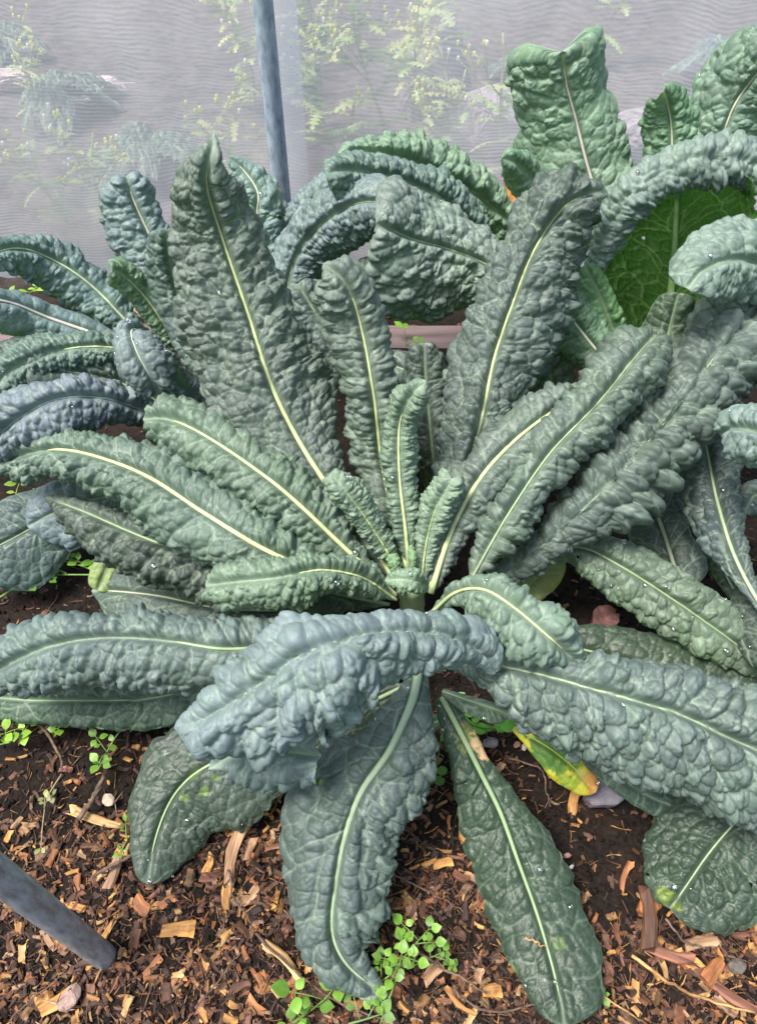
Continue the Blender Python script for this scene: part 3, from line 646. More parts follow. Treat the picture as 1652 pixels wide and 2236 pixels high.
# --- kale at the right edge
q = P3(1760, 1330, .10)
E = thing("kale_plant", (q[0], q[1], 0), "dark kale plant mostly beyond the right edge with leaves hanging inwards", "kale plant", "kale plants in the bed")
stalk(E, (q[0], q[1], .3), (q[0], q[1] - .02, -.03), .02, .02)
leaf(E, [(1690,1370,.22,12,12),(1640,1290,.235,24,24),(1598,1205,.25,50,40),(1566,1100,.26,72,56),(1545,1000,.27,72,64),(1528,910,.28,60,64),(1515,850,.28,40,40)],
     (.042, .062, .070), (60, 60), .040, .017, 1.4, 313, rib=(16, 5), ribcol=(.42, .5, .34), label="dark slate-blue leaf hanging with a pale midrib")
leaf(E, [(1760,1010,.50,6,6),(1700,960,.50,50,50),(1640,940,.48,62,60),(1595,935,.45,60,56),(1572,950,.42,36,36)],
     (.115, .165, .175), (85, 85), .026, .012, 1.3, 317, rib=(4, 2), ribcol=GRIB)
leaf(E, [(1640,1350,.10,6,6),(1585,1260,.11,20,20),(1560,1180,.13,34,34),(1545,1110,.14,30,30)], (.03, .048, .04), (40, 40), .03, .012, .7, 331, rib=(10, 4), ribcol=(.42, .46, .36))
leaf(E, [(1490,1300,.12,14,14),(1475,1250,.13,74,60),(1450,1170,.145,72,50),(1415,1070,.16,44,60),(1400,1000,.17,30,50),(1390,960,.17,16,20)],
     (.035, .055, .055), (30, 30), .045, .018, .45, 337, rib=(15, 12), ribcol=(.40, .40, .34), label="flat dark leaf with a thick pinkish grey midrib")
leaf(E, [(1740,1150,.24,6,6),(1690,1110,.25,40,40),(1650,1080,.25,40,40),(1625,1120,.24,24,24)], (.045, .065, .075), (60, 60), .03, .012, 1.0, 347, rib=(4, 2), ribcol=GRIB)
leaf(E, [(1730,1680,.14,8,8),(1650,1750,.11,90,80),(1600,1800,.09,135,110),(1545,1865,.065,140,120),(1500,1930,.045,115,95),(1462,1985,.03,60,60)],
     (.032, .056, .038), (38, 42), .040, .018, 1.0, 349, ws=.98, rib=(11, 4), ribcol=(.40, .5, .34), m=M_WET, stains=((1455,1960,22,(.20,.27,.04),.6),(1480,1975,14,(.2,.26,.04),.5),), holes=14, tip=.12, margin=.12, label="broad wet leaf riddled with small round holes")
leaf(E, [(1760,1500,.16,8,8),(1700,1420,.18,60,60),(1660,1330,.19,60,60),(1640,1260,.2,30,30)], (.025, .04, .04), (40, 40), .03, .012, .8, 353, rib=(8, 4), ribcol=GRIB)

leaf(E, [(1800,1330,.34,8,8),(1900,1280,.42,60,60),(2020,1240,.44,90,90),(2150,1260,.38,70,70)], (.07,.1,.09), (80, 80), .042, .017, 1.3, 361, rib=(14,5), ribcol=GRIB)
leaf(E, [(1800,1350,.34,8,8),(1860,1450,.40,60,60),(1950,1560,.38,90,90),(2010,1680,.28,60,60)], (.07,.1,.09), (80, 80), .042, .017, 1.3, 363, rib=(14,5), ribcol=GRIB)
leaf(E, [(1800,1310,.34,8,8),(1840,1150,.46,60,60),(1900,980,.56,80,80),(1980,860,.60,50,50)], (.07,.1,.09), (80, 80), .042, .017, 1.3, 365, rib=(14,5), ribcol=GRIB)
# ------------------------------------------------------------------ steel poles (vertical)
def pole(u, v, k, top, r, m, label, ubase=None):
    b = P3(u, v, k); n = 26; L = top
    t = thing("steel_pole", (b[0], b[1], 0), label, "pole", "steel poles holding the netting")
    mb = MB(); mb.tube([(b[0], b[1], z) for z in np.linspace(-.08, top, 24)], r, 32)
    o = mb.build('tube', m, t)
    return b, t
pole(616, 430, 2.0, 1.55, .0235, M_STEEL, "upright galvanised steel pole standing against the netting")
pb, pt = pole(222, 2084, .0, .95, .0180, M_STEEL2, "weathered grey steel pole pushed into the mulch at the bottom left")
# ------------------------------------------------------------------ insect netting
NETY = 2.06
def netsheet(x0, x1, z0, z1, name, st=.02, off=0, seed=0):
    xs = np.arange(x0, x1 + st, st); zs = np.arange(z0, z1 + st, st); X, Z = np.meshgrid(xs, zs)
    Yc = NETY + off + .035 * fbm(X * 1.5, Z * 1.2, 401, 3) + .006 * fbm(X * 9, Z * 4, 402, 2)
    I = np.arange(X.size).reshape(X.shape)
    F = np.stack([I[:-1, :-1], I[:-1, 1:], I[1:, 1:], I[1:, :-1]], -1).reshape(-1, 4)
    return X, Yc, Z, F
nb = thing("insect_netting", (0, NETY, 0), "fine white insect netting hung behind the kale, weeds showing through it", "netting")
X, Yc, Z, F = netsheet(-2.4, 2.4, -.02, 1.7, 'sheet')
mesh_np('netting_sheet', np.stack([X, Yc, Z], -1).reshape(-1, 3) - ORG[nb], F, M_NET, nb)
pxx = P3(616, 430, 2.0)[0]
X, Yc, Z, F = netsheet(pxx - .01, pxx + .062, -.02, 1.7, 'seam', .009, -.012)
mesh_np('seam', np.stack([X, Yc, Z], -1).reshape(-1, 3) - ORG[nb], F, M_NET, nb)

# ------------------------------------------------------------------ board and edging
def board(name, c, size, rz, label, m=M_BOARD, seed=0):
    import bmesh
    bm = bmesh.new(); bmesh.ops.create_cube(bm, size=1)
    for v in bm.verts: v.co = Vector((v.co.x * size[0], v.co.y * size[1], v.co.z * size[2]))
    bmesh.ops.subdivide_edges(bm, edges=[e for e in bm.edges if abs((e.verts[0].co - e.verts[1].co).x) > .1], cuts=24)
    for v in bm.verts: v.co.y += .004 * vnoise(np.array(v.co.x * 9.), np.array(float(seed)), 3); v.co.z += .003 * vnoise(np.array(v.co.x * 7.), np.array(float(seed) + 5), 4)
    bmesh.ops.bevel(bm, geom=bm.edges[:], offset=.003, segments=1)
    me = bpy.data.meshes.new(name); bm.to_mesh(me); bm.free(); me.materials.append(m)
    o = bpy.data.objects.new(name, me); COL.objects.link(o); o.location = c; o.rotation_euler = (0, 0, rz)
    return tag(o, label, "board")
q = P3(880, 745, .03)
board("timber_board", (0, q[1] + .02, .012), (5, .10, .04), R(-.6), "wet purplish timber board edging the bed under the netting", seed=3)

# ------------------------------------------------------------------ things beyond the net
def rosette(name, loc, label, n, size, seed, col):
    """a whole kale plant seen through the netting, leaves arching out from its heart"""
    t = thing(name, loc, label, "kale plant", "kale plants beyond the netting")
    rg = random.Random(seed)
    o0 = np.array(loc)
    mb = MB(); mb.tube([o0 + [0, 0, z] for z in (-.03, .02, .05, .16 * size / .4)], .012, 8); s_ = mb.build('stem', M_RIB, t); s_.color = (.3, .36, .22, 1)
    for i in range(n):
        a = i * 2.399 + rg.uniform(-.2, .2); L = size * rg.uniform(.8, 1.1); el = rg.uniform(.25, 1.25)
        ns, nw = 60, 34; s = np.linspace(0, 1, ns)
        rr = L * (s * math.cos(el) * 1.05 + .25 * s ** 2); zz = .16 * size / .4 + L * (s * math.sin(el) - .85 * s ** 2.4)
        C = np.stack([rr * math.cos(a), rr * math.sin(a), zz], 1)
        wd = L * .24 * np.sin(np.pi * np.clip(s * .9 + .08, 0, 1)) ** .7
        q = np.linspace(-1, 1, nw); lat = np.array([-math.sin(a), math.cos(a), 0])
        x = q[None, :] * wd[:, None]; y = s[:, None] * L + 0 * x
        e, r = cells(np.abs(x) / .03 + 5 * (x < 0), (y - .7 * np.abs(x)) / .03, seed + i)
        dz = .022 * np.sqrt(np.clip(e / .4, 0, 1)) - .45 * wd[:, None] * q[None, :] ** 2
        V = C[:, None, :] + x[..., None] * lat + dz[..., None] * np.array([0, 0, 1.])
        I = np.arange(ns * nw).reshape(ns, nw); F = np.stack([I[:-1, :-1], I[1:, :-1], I[1:, 1:], I[:-1, 1:]], -1).reshape(-1, 4)
        lf = mesh_np('leaf', V.reshape(-1, 3), F, M_LEAF, t, True, {'vein': np.exp(-(np.abs(x) / .006) ** 2).ravel(), 'cell': r.ravel(), 'margin': np.abs(q[None, :] + 0 * x).ravel()})
        lf.color = (*col, 1)
    return t
def gp(u, v): p = P3(u, v, 0.0); return (p[0], p[1], 0)
for (u, v, s_, lab, sd_, c_) in (
    (150, 250, .20, "grey-green kale mound far left beyond the netting", 1, (.13, .17, .14)),
    (330, 385, .20, "low crinkled kale mound behind the netting left of the pole", 2, (.13, .17, .13)),
    (1150, 180, .17, "low kale plant beyond the netting behind the flat-topped leaf", 4, (.12, .16, .15)),
    (1560, 190, .22, "blue kale beyond the netting at the top right", 5, (.12, .16, .17)),
    (30, 130, .18, "kale plant in the far left corner beyond the netting", 7, (.12, .16, .13))):
    rosette("kale_plant", gp(u, v), lab, 17, s_, sd_, c_)

# feathery yellow-green weed leaf, a flat lobed blade
def lobed(L, Wd, n, rg):
    V = [(0, 0, 0)]; F = []
    pts = []
    for i in range(n * 2 + 1):
        s = i / (n * 2); w = Wd * (1 if i % 2 else .22) * math.sin(math.pi * min(.95, .15 + s * .85)) ** .6
        pts.append((s * L, w * rg.uniform(.8, 1.15), .12 * L * math.sin(s * 2.6)))
    V = [(x, 0, z) for x, w_, z in pts] + [(x + .1 * w_, w_, z - .1 * w_) for x, w_, z in pts] + [(x + .1 * w_, -w_, z - .1 * w_) for x, w_, z in pts]
    m = len(pts)
    for i in range(m - 1): F += [[i, i + 1, m + i + 1, m + i], [i + 1, i, 2 * m + i, 2 * m + i + 1]]
    return np.array(V), F
def frame(d, tw=0):
    d = np.array(d, float); d /= np.linalg.norm(d); b = np.cross([0, 0, 1], d)
    b = b / (np.linalg.norm(b) + 1e-6); n = np.cross(d, b); c, s = math.cos(tw), math.sin(tw)
    return np.array([d, b * c + n * s, n * c - b * s])
def groundsel(u, v, hgt, lean, label, seed, nb=5, dead=False):
    p = np.array(gp(u, v)); rg = random.Random(seed)
    t = thing("groundsel_weed", tuple(p), label, "weed", "yellow-green weeds beyond the netting")
    sc = (.50, .55, .22) if not dead else (.5, .36, .25)
    top = p + np.array([lean[0], lean[1], hgt]); mb = MB(); main = [p + (top - p) * s + np.array([.02 * math.sin(s * 5 + seed), 0, 0]) for s in np.linspace(0, 1, 12)]
    mb.tube(main, np.linspace(.006, .003, 12), 6)
    for k in range(nb):
        i = rg.randint(4, 10); b = main[i]; a = rg.uniform(0, 6.28); L = hgt * rg.uniform(.3, .5)
        e = b + np.array([math.cos(a) * L * .6, math.sin(a) * L * .4, L * .8])
        br = [b + (e - b) * s + np.array([0, 0, -.1 * L * math.sin(s * 3)]) for s in np.linspace(0, 1, 7)]
        mb.tube(br, np.linspace(.003, .0018, 7), 5)
        for j in range(4):
            q_ = e + np.array([rg.uniform(-.03, .03), rg.uniform(-.02, .02), rg.uniform(-.03, .03)])
            mb.tube([br[4], (br[4] + q_) / 2 + [0, 0, .01], q_], .0013, 4)
            fm = MB(); fm.tube([q_ - [0, 0, .008], q_, q_ + [0, 0, .008], q_ + [0, 0, .011]], [.003, .006, .005, .0045], 8)
            f_ = fm.build('flower_bud', M_GREEN, t); f_.color = (.72, .72, .12, 1) if rg.random() < .75 else (.85, .82, .8, 1)
        for j in range(4):
            V, F = lobed(hgt * rg.uniform(.13, .22), hgt * .045, 5, rg); a2 = rg.uniform(0, 6.28)
            V = V @ frame((math.cos(a2), math.sin(a2) * .7, rg.uniform(-.4, .5)), rg.uniform(-.5, .5)) + br[rg.randint(1, 5)]
            lm = MB(); lm.add(V, F); l_ = lm.build('leaf', M_GREEN, t); l_.color = (.42 * rg.uniform(.8, 1.2), .50, .20, 1)
    for j in range(12):
        V, F = lobed(hgt * rg.uniform(.18, .3), hgt * .06, 6, rg); a2 = rg.uniform(0, 6.28)
        V = V @ frame((math.cos(a2), math.sin(a2) * .7, rg.uniform(-.5, .4)), rg.uniform(-.5, .5)) + main[rg.randint(1, 9)]
        lm = MB(); lm.add(V, F); l_ = lm.build('leaf', M_GREEN, t); l_.color = (.42 * rg.uniform(.8, 1.2), .50, .20, 1)
    s_ = mb.build('stem', M_GREEN, t); s_.color = (*sc, 1)
groundsel(835, 330, .55, (-.10, -.04), "tall branching yellow-green weed right of the pole beyond the netting", 1, 8)
groundsel(760, 410, .42, (-.10, -.02), "feathery weed close behind the netting next to the pole", 2, 6)
groundsel(950, 420, .40, (.05, -.02), "weed with drooping leafy tips beyond the netting in the centre", 3, 6)
groundsel(930, 260, .55, (.02, -.02), "thin upright weed beyond the netting behind the branching ones", 4, 5)
groundsel(600, 520, .38, (-.16, -.02), "weed leaning left with yellow buds behind the pole foot", 5, 5)
groundsel(560, 240, .42, (-.06, 0), "weed with dangling yellow flower heads left of the pole top", 6, 6)
groundsel(170, 560, .32, (-.02, 0), "leafy yellow-green weed low down at the left behind the netting", 7, 5)
groundsel(250, 530, .34, (.02, 0), "pale weed patch behind the netting above the arching blue leaf", 8, 6)
groundsel(700, 300, .50, (-.02, -.02), "leafy yellow-green weed beyond the netting between the pole and the branching weed", 12, 6)
groundsel(890, 340, .46, (.04, -.03), "yellow budded weed beyond the netting left of the mauve boulder", 13, 6)
groundsel(1120, 420, .50, (-.12, -.02), "slender bare stalked weed beyond the netting by the flat-topped leaf", 9, 2)
groundsel(1290, 140, .45, (.15, 0), "pale dry weed at the top right beyond the netting", 10, 6, True)
groundsel(90, 280, .30, (0, 0), "pale weed among the far left kale beyond the netting", 11, 5)

def stone(name, loc, sx, sy, sz, m, label, cat, seed, rz=0, col=None, group=None, tilt=(0, 0), pts=None):
    """an angular stone: convex hull of scattered points"""
    import bmesh
    rg = random.Random(seed); bm = bmesh.new()
    if pts is None:
        for i in range(26):
            a = rg.uniform(0, 6.283); z = rg.uniform(-1, 1); r = math.sqrt(1 - z * z) ** .6
            bm.verts.new((math.cos(a) * r * sx, math.sin(a) * r * sy, z * sz))
    else:
        for x, y in pts:
            bm.verts.new((x * sx * .93, y * sy * .93, sz)); bm.verts.new((x * sx, y * sy, -sz)); bm.verts.new((x * sx, y * sy, sz * .5))
    h = bmesh.ops.convex_hull(bm, input=bm.verts[:])
    for v in [v for v in bm.verts if not v.link_faces]: bm.verts.remove(v)
    bmesh.ops.bevel(bm, geom=bm.edges[:], offset=min(sx, sy, sz) * .12, segments=2, affect='EDGES')
    bmesh.ops.triangulate(bm, faces=bm.faces[:]); bmesh.ops.subdivide_edges(bm, edges=bm.edges[:], cuts=2)
    for v in bm.verts: v.co += v.co.normalized() * float(vnoise(np.array(v.co.x * 160), np.array(v.co.y * 160 + v.co.z * 90), seed)) * min(sx, sy, sz) * .06
    me = bpy.data.meshes.new(name); bm.to_mesh(me); bm.free(); me.materials.append(m)
    o = bpy.data.objects.new(name, me); COL.objects.link(o); o.location = loc; o.rotation_euler = (tilt[0], tilt[1], rz)
    if col: o.color = (*col, 1)
    return tag(o, label, cat, group)
q = gp(1345, 1742 + 10)
q = P3(1316, 1733, .015)
stone("slate_stone", tuple(q), .034, .022, .012, M_STONE, "flat purple-grey slate stone under the yellow dying leaf", "stone", 3, 0.05, tilt=(.15, 0),
      pts=[(-1, -.35), (-.85, .55), (-.5, .95), (.1, 1), (.5, .75), (1, -.1), (.95, -.55), (.5, -.95), (-.7, -.9)])
for i, (u, v, k, col, lab) in enumerate((
    (1070, 1622, .013, (.20, .19, .24), "blue-grey slate chip between the front leaves"), (1128, 1626, .007, (.30, .17, .14), "small reddish brown pebble beside the slate chip"),
    (1143, 1632, .006, (.62, .6, .55), "tiny off-white pebble right of the reddish one"), (236, 1746, .013, (.42, .34, .27), "smooth oval pale stone in the mulch at the left"),
    (1238, 1868, .006, (.34, .2, .18), "small pink stone on bare dark soil at the right"), (1247, 1893, .004, (.6, .62, .62), "white speck of stone on the bare soil"),
    (1196, 2040, .006, (.45, .5, .5), "pale grey pebble at the edge of the flat wet leaf"), (1290, 2062, .009, (.33, .33, .36), "pale grey stone right of the flat wet leaf"),
    (1608, 2110, .014, (.10, .09, .08), "dark round stone at the bottom right in the mulch"), (152, 2118 + 60, .018, (.40, .28, .25), "pinkish stone left of the pole foot"))):
    q = P3(u, v, k * .4); stone("pebble", tuple(q), k * 1.15, k * .8, k * .55, M_PEBBLE, lab, "pebble", 20 + i, i * .8, col)
for i, (u, v, sx, sy, sz, col, lab) in enumerate((
    (232, 205, .10, .045, .04, (.62, .50, .52), "pale pink oval stone beyond the netting at the left"), (20, 195, .12, .07, .05, (.55, .45, .46), "large pink stone at the left edge beyond the netting"),
    (940, 250, .16, .09, .22, (.42, .36, .44), "pale mauve boulder beyond the netting above the green back leaf"), (1060, 330, .16, .08, .14, (.36, .32, .38), "low mauve rock beyond the netting in front of the tall boulder"),
    (1030, 225, .02, .02, .02, (.7, .12, .08), "small red pebble beyond the netting"), (1400, 330, .17, .1, .1, (.32, .28, .34), "grey-mauve rock beyond the netting behind the upright green leaf"))):
    q = gp(u, v); stone("stone", (q[0], q[1], sz * .7), sx, sy, sz, M_PEBBLE, lab, "stone", 50 + i, 0, col)

# ------------------------------------------------------------------ chickweed and other small weeds in front of the net
def ovate(L, W):
    n = 9; V = []; F = []
    for i in range(n + 1):
        s = i / n; w_ = W * .95 * math.sin(math.pi * s ** .78) ** .95 if 0 < s < 1 else 0
        z = .10 * L * math.sin(s * 2.8)
        V += [(s * L, 0, z - .10 * w_), (s * L, w_ * .5, z + .03 * w_), (s * L, w_, z + .0 * w_), (s * L, -w_ * .5, z + .03 * w_), (s * L, -w_, z)]
    for i in range(n):
        a, b = i * 5, (i + 1) * 5
        for p_, q_ in ((0, 1), (1, 2)): F.append([a + p_, b + p_, b + q_, a + q_])
        for p_, q_ in ((0, 3), (3, 4)): F.append([a + q_, b + q_, b + p_, a + p_])
    return np.array(V), F
def toothed(L, W):
    n = 12; V = []; F = []
    for i in range(n + 1):
        s = i / n; w_ = W * math.sin(math.pi * (.06 + s * .9)) ** .7 * (1.12 if i % 2 else .86)
        V += [(s * L, 0, 0), (s * L + (.05 * L if i % 2 else 0), w_, -.1 * w_), (s * L + (.05 * L if i % 2 else 0), -w_, -.1 * w_)]
    for i in range(n):
        a, b = i * 3, i * 3 + 3; F += [[a, b, b + 1, a + 1], [a + 2, b + 2, b, a]]
    return np.array(V), F
LEAFCACHE = {}
def weed(name, label, path, lsize, col, seed, nl=14, rad=.0016, shape=ovate, group="small weeds sprouting in the mulch", side=3, wl=.42):
    """path: stem points (u, v, height). Leaves in pairs along the stem and on short side shoots"""
    rg = random.Random(seed); pts = np.array([P3(*p) for p in path]); base = (pts[0][0], pts[0][1], 0.0)
    t = thing(name, base, label, "weed", group)
    ts = np.linspace(0, 1, len(pts)); C = hermite(ts, pts, np.linspace(0, 1, 20)); mb = MB(); mb.tube(C, np.linspace(rad, rad * .6, 20), 6)
    spots = []
    for k in range(side):
        i = rg.randint(3, 16); a = rg.uniform(0, 6.28); L = lsize * rg.uniform(1.0, 2.0)
        e = C[i] + np.array([math.cos(a) * L, math.sin(a) * L, .3 * L]); br = hermite([0, .5, 1], [C[i], (C[i] + e) / 2 + [0, 0, .15 * L], e], np.linspace(0, 1, 7))
        mb.tube(br, np.linspace(rad * .7, rad * .5, 7), 5); spots += [(br[-1], a, 1.0), (br[-1], a + 2.0, .8), (br[-1], a - 2.0, .8), (br[3], a + 1.4, .6)]
    tip = C[-1]; d = C[-1] - C[-4]; a0 = math.atan2(d[1], d[0])
    spots += [(tip, a0 + .6, 1), (tip, a0 - .6, 1), (tip, a0 + 2.2, .7), (tip, a0 - 2.2, .7)]
    while len(spots) < nl:
        i = rg.randint(2, 17); a = rg.uniform(0, 6.28); spots += [(C[i], a, rg.uniform(.6, 1)), (C[i], a + 3.1, rg.uniform(.6, 1))]
    for (p_, a, s_) in spots[:max(nl, 4)]:
        s_ *= lsize * rg.uniform(.8, 1.15); V, F = shape(s_, s_ * wl)
        V = (V + [s_ * .25, 0, 0]) @ frame((math.cos(a), math.sin(a), rg.uniform(-.1, .45)), rg.uniform(-.4, .4)) + p_
        mb.tube([p_, (p_ + V[0]) / 2, V[0]], rad * .45, 4)
        lm = MB(); lm.add(V, F); l_ = lm.build('leaf', M_GREEN, t); k = rg.uniform(.62, 1.15); l_.color = (col[0] * k, col[1] * k, col[2], 1)
    s_ = mb.build('stem', M_GREEN, t); s_.color = (col[0] * 1.0, col[1] * .85, col[2] * 1.6, 1)
CH = (.17, .34, .045)
weed("chickweed", "chickweed branching out from under the tip of the hanging leaf", [(800,2160,.01),(850,2130,.025),(890,2080,.035),(935,2030,.04)], .017, CH, 1, 26, side=6)
weed("chickweed", "chickweed sprig with narrow shoots right of the hanging leaf tip", [(830,2236,.01),(850,2180,.03),(870,2120,.04),(880,2060,.04)], .019, CH, 2, 20, side=4)
weed("chickweed", "chickweed tuft with the biggest leaves at the bottom edge left of the hanging leaf tip", [(640,2236,.01),(680,2205,.02),(710,2180,.035),(735,2150,.03)], .026, CH, 3, 16, side=2, wl=.45)
weed("chickweed", "sparse chickweed sprout at the very bottom under the hanging leaf tip", [(760,2236,.01),(800,2225,.02),(830,2215,.02)], .020, (.2, .36, .08), 4, 10, side=2)
weed("chickweed", "small chickweed sprig on the mulch right of the hanging leaf tip", [(900,2110,.0),(930,2095,.01),(965,2080,.015)], .012, CH, 5, 12, side=2)
weed("chickweed", "bright chickweed at the left edge in the mulch", [(-20,1630,.02),(20,1620,.03),(50,1600,.035),(70,1570,.03)], .030, (.24, .44, .04), 6, 12, side=1)
weed("chickweed", "two-leaved seedling alone beside the left edge chickweed", [(118,1610,.0),(125,1600,.02),(128,1590,.028)], .026, (.24, .46, .04), 7, 4, side=0, wl=.5)
weed("chickweed", "chickweed cluster next to the old smooth front left leaf", [(215,1680,.01),(235,1640,.03),(260,1600,.04),(290,1580,.04)], .021, CH, 8, 16, side=2)
weed("chickweed", "long chickweed trail across the soil under the left kale leaves", [(-10,1310,.03),(80,1262,.04),(180,1255,.04),(330,1262,.04)], .020, (.16, .36, .04), 9, 20, rad=.0026, side=4)
weed("chickweed", "chickweed trail with round leaves behind the long one at the left", [(60,1200,.03),(140,1225,.04),(200,1245,.05),(230,1290,.04)], .024, (.16, .36, .04), 10, 20, rad=.0022, side=5)
weed("seedling", "bright seedling standing in front of the purplish board", [(885,768,.02),(885,745,.045),(882,718,.075)], .026, (.22, .50, .04), 11, 6, side=1)
weed("withered_weed", "withered yellowish weed stalk on the bare mulch at the left", [(135,1690,.02),(105,1740,.01),(95,1790,.008),(90,1850,.006)], .012, (.34, .36, .12), 12, 10, rad=.0014, side=2)
weed("seedling", "tiny feathery seedling beside the old leaf at the left", [(290,1820,.0),(275,1840,.015),(265,1860,.015)], .013, CH, 13, 8, side=1, wl=.25)
weed("nettle_seedling", "toothed nettle seedling between the two hanging front leaves", [(965,1600,.01),(958,1640,.03),(950,1690,.03)], .022, (.10, .30, .03), 14, 6, shape=toothed, side=0, wl=.45)
weed("nettle_seedling", "toothed nettle shoots under the frilly leaf at the centre right", [(1180,1600,.04),(1100,1590,.04),(1040,1585,.05),(1010,1560,.05)], .028, (.09, .30, .03), 15, 9, shape=toothed, side=0, wl=.45, rad=.0028)
weed("seedling", "pair of round seed leaves at the lower edge of the large blistered leaf", [(1165,1615,.01),(1163,1608,.02)], .014, CH, 16, 4, side=0, wl=.5)
weed("seedling", "little seedling alone on the mulch right of the flat wet leaf", [(1318,2180,0),(1317,2172,.01)], .011, CH, 17, 5, side=0, wl=.5)
weed("seedling", "small seedling among fibres beside the chickweed sprig at the bottom", [(985,2120,0),(986,2112,.01)], .010, CH, 18, 6, side=0, wl=.5)
weed("grassy_weed", "lime green weed glowing through the gap under the left arching leaf", [(60,660,.02),(66,640,.05),(80,628,.07)], .035, (.30, .55, .05), 19, 14, side=2, wl=.3)
weed("grassy_weed", "bright green weed in the gap under the left fan leaf", [(20,1120,.05),(50,1100,.07),(90,1085,.08)], .035, (.30, .50, .05), 20, 14, side=2, wl=.3)

# ------------------------------------------------------------------ mulch
rg = np.random.RandomState(5)
def chip_shape(L, W, T, rs):
    """splintered block of wood: a faceted bar with ragged ends and broken arrises"""
    nx_, ring = 5, 8; V = []
    bend = rs.uniform(-.12, .12) * L
    prof = [(1, -.5), (1, .4), (.7, 1), (-.6, 1), (-1, .5), (-1, -.4), (-.7, -1), (.6, -1)]
    taper0, taper1 = rs.uniform(.45, 1.0, 2)
    for i in range(nx_):
        s = i / (nx_ - 1); w_ = W / 2 * (taper0 + (taper1 - taper0) * s) * rs.uniform(.86, 1.12); t_ = T / 2 * rs.uniform(.8, 1.15)
        for (a, b) in prof:
            x = (s - .5) * L + (rs.uniform(-.13, .13) * L if i in (0, nx_ - 1) else rs.uniform(-.03, .03) * L)
            V.append((x, a * w_ * rs.uniform(.88, 1.1) + bend * (4 * (s - .5) ** 2), b * t_ * rs.uniform(.85, 1.15)))
    F = [[i * ring + k, (i + 1) * ring + k, (i + 1) * ring + (k + 1) % ring, i * ring + (k + 1) % ring][::-1] for i in range(nx_ - 1) for k in range(ring)]
    F += [list(range(ring)), [(nx_ - 1) * ring + k for k in range(ring)][::-1]]
    return np.array(V), F
def rotm(rz, rx, ry):
    return np.array((Matrix.Rotation(rz, 3, 'Z') @ Matrix.Rotation(ry, 3, 'Y') @ Matrix.Rotation(rx, 3, 'X')))
COLS = [((.50, .27, .09), 'golden'), ((.28, .115, .045), 'orange'), ((.34, .215, .14), 'straw-coloured'), ((.10, .045, .025), 'dark'), ((.19, .085, .06), 'pinkish'), ((.50, .33, .16), 'pale yellow')]
def region(u, v):
    if v < 1650: return 'under the left kale leaves' if u < 826 else 'under the right kale leaves'
    if u < 330:
        if v < 1800: return 'at the far left above the pole'
        if v < 2010: return "beside the low pole's upper side" if u > 110 else 'at the left edge over the pole'
        return 'at the bottom left corner' if u < 170 else "just below the low pole's foot"
    if u < 620: return ('along the bottom edge, centre left' if v > 2130 else 'in the open centre left') if v > 1950 else 'around the old smooth leaf tip'
    if u < 880: return 'beneath the hanging leaf tip'
    if u < 1080: return ('left of the flat wet leaf tip' if v > 2080 else 'by the chickweed sprigs') if v > 1950 else 'between the two hanging leaves'
    if u < 1290: return 'beside the flat wet leaf'
    if v > 2080: return 'in the bottom right corner' if u > 1480 else 'right of the flat leaf tip'
    return 'below the holed leaf' if v > 1950 else 'on the dark soil at the right'
used_labels = set()
def bare(u, v):          # chance that a chip lies here: the soil right of the flat leaf is nearly bare
    if 1150 < u < 1430 and 1600 < v < 2010: return .05
    if u > 1000 and 1540 < v < 1760: return .25
    if u < 560 and 1540 < v < 1770: return .22
    if v < 1650: return .5
    if 850 < u < 1060 and v < 1850: return .45
    return 1
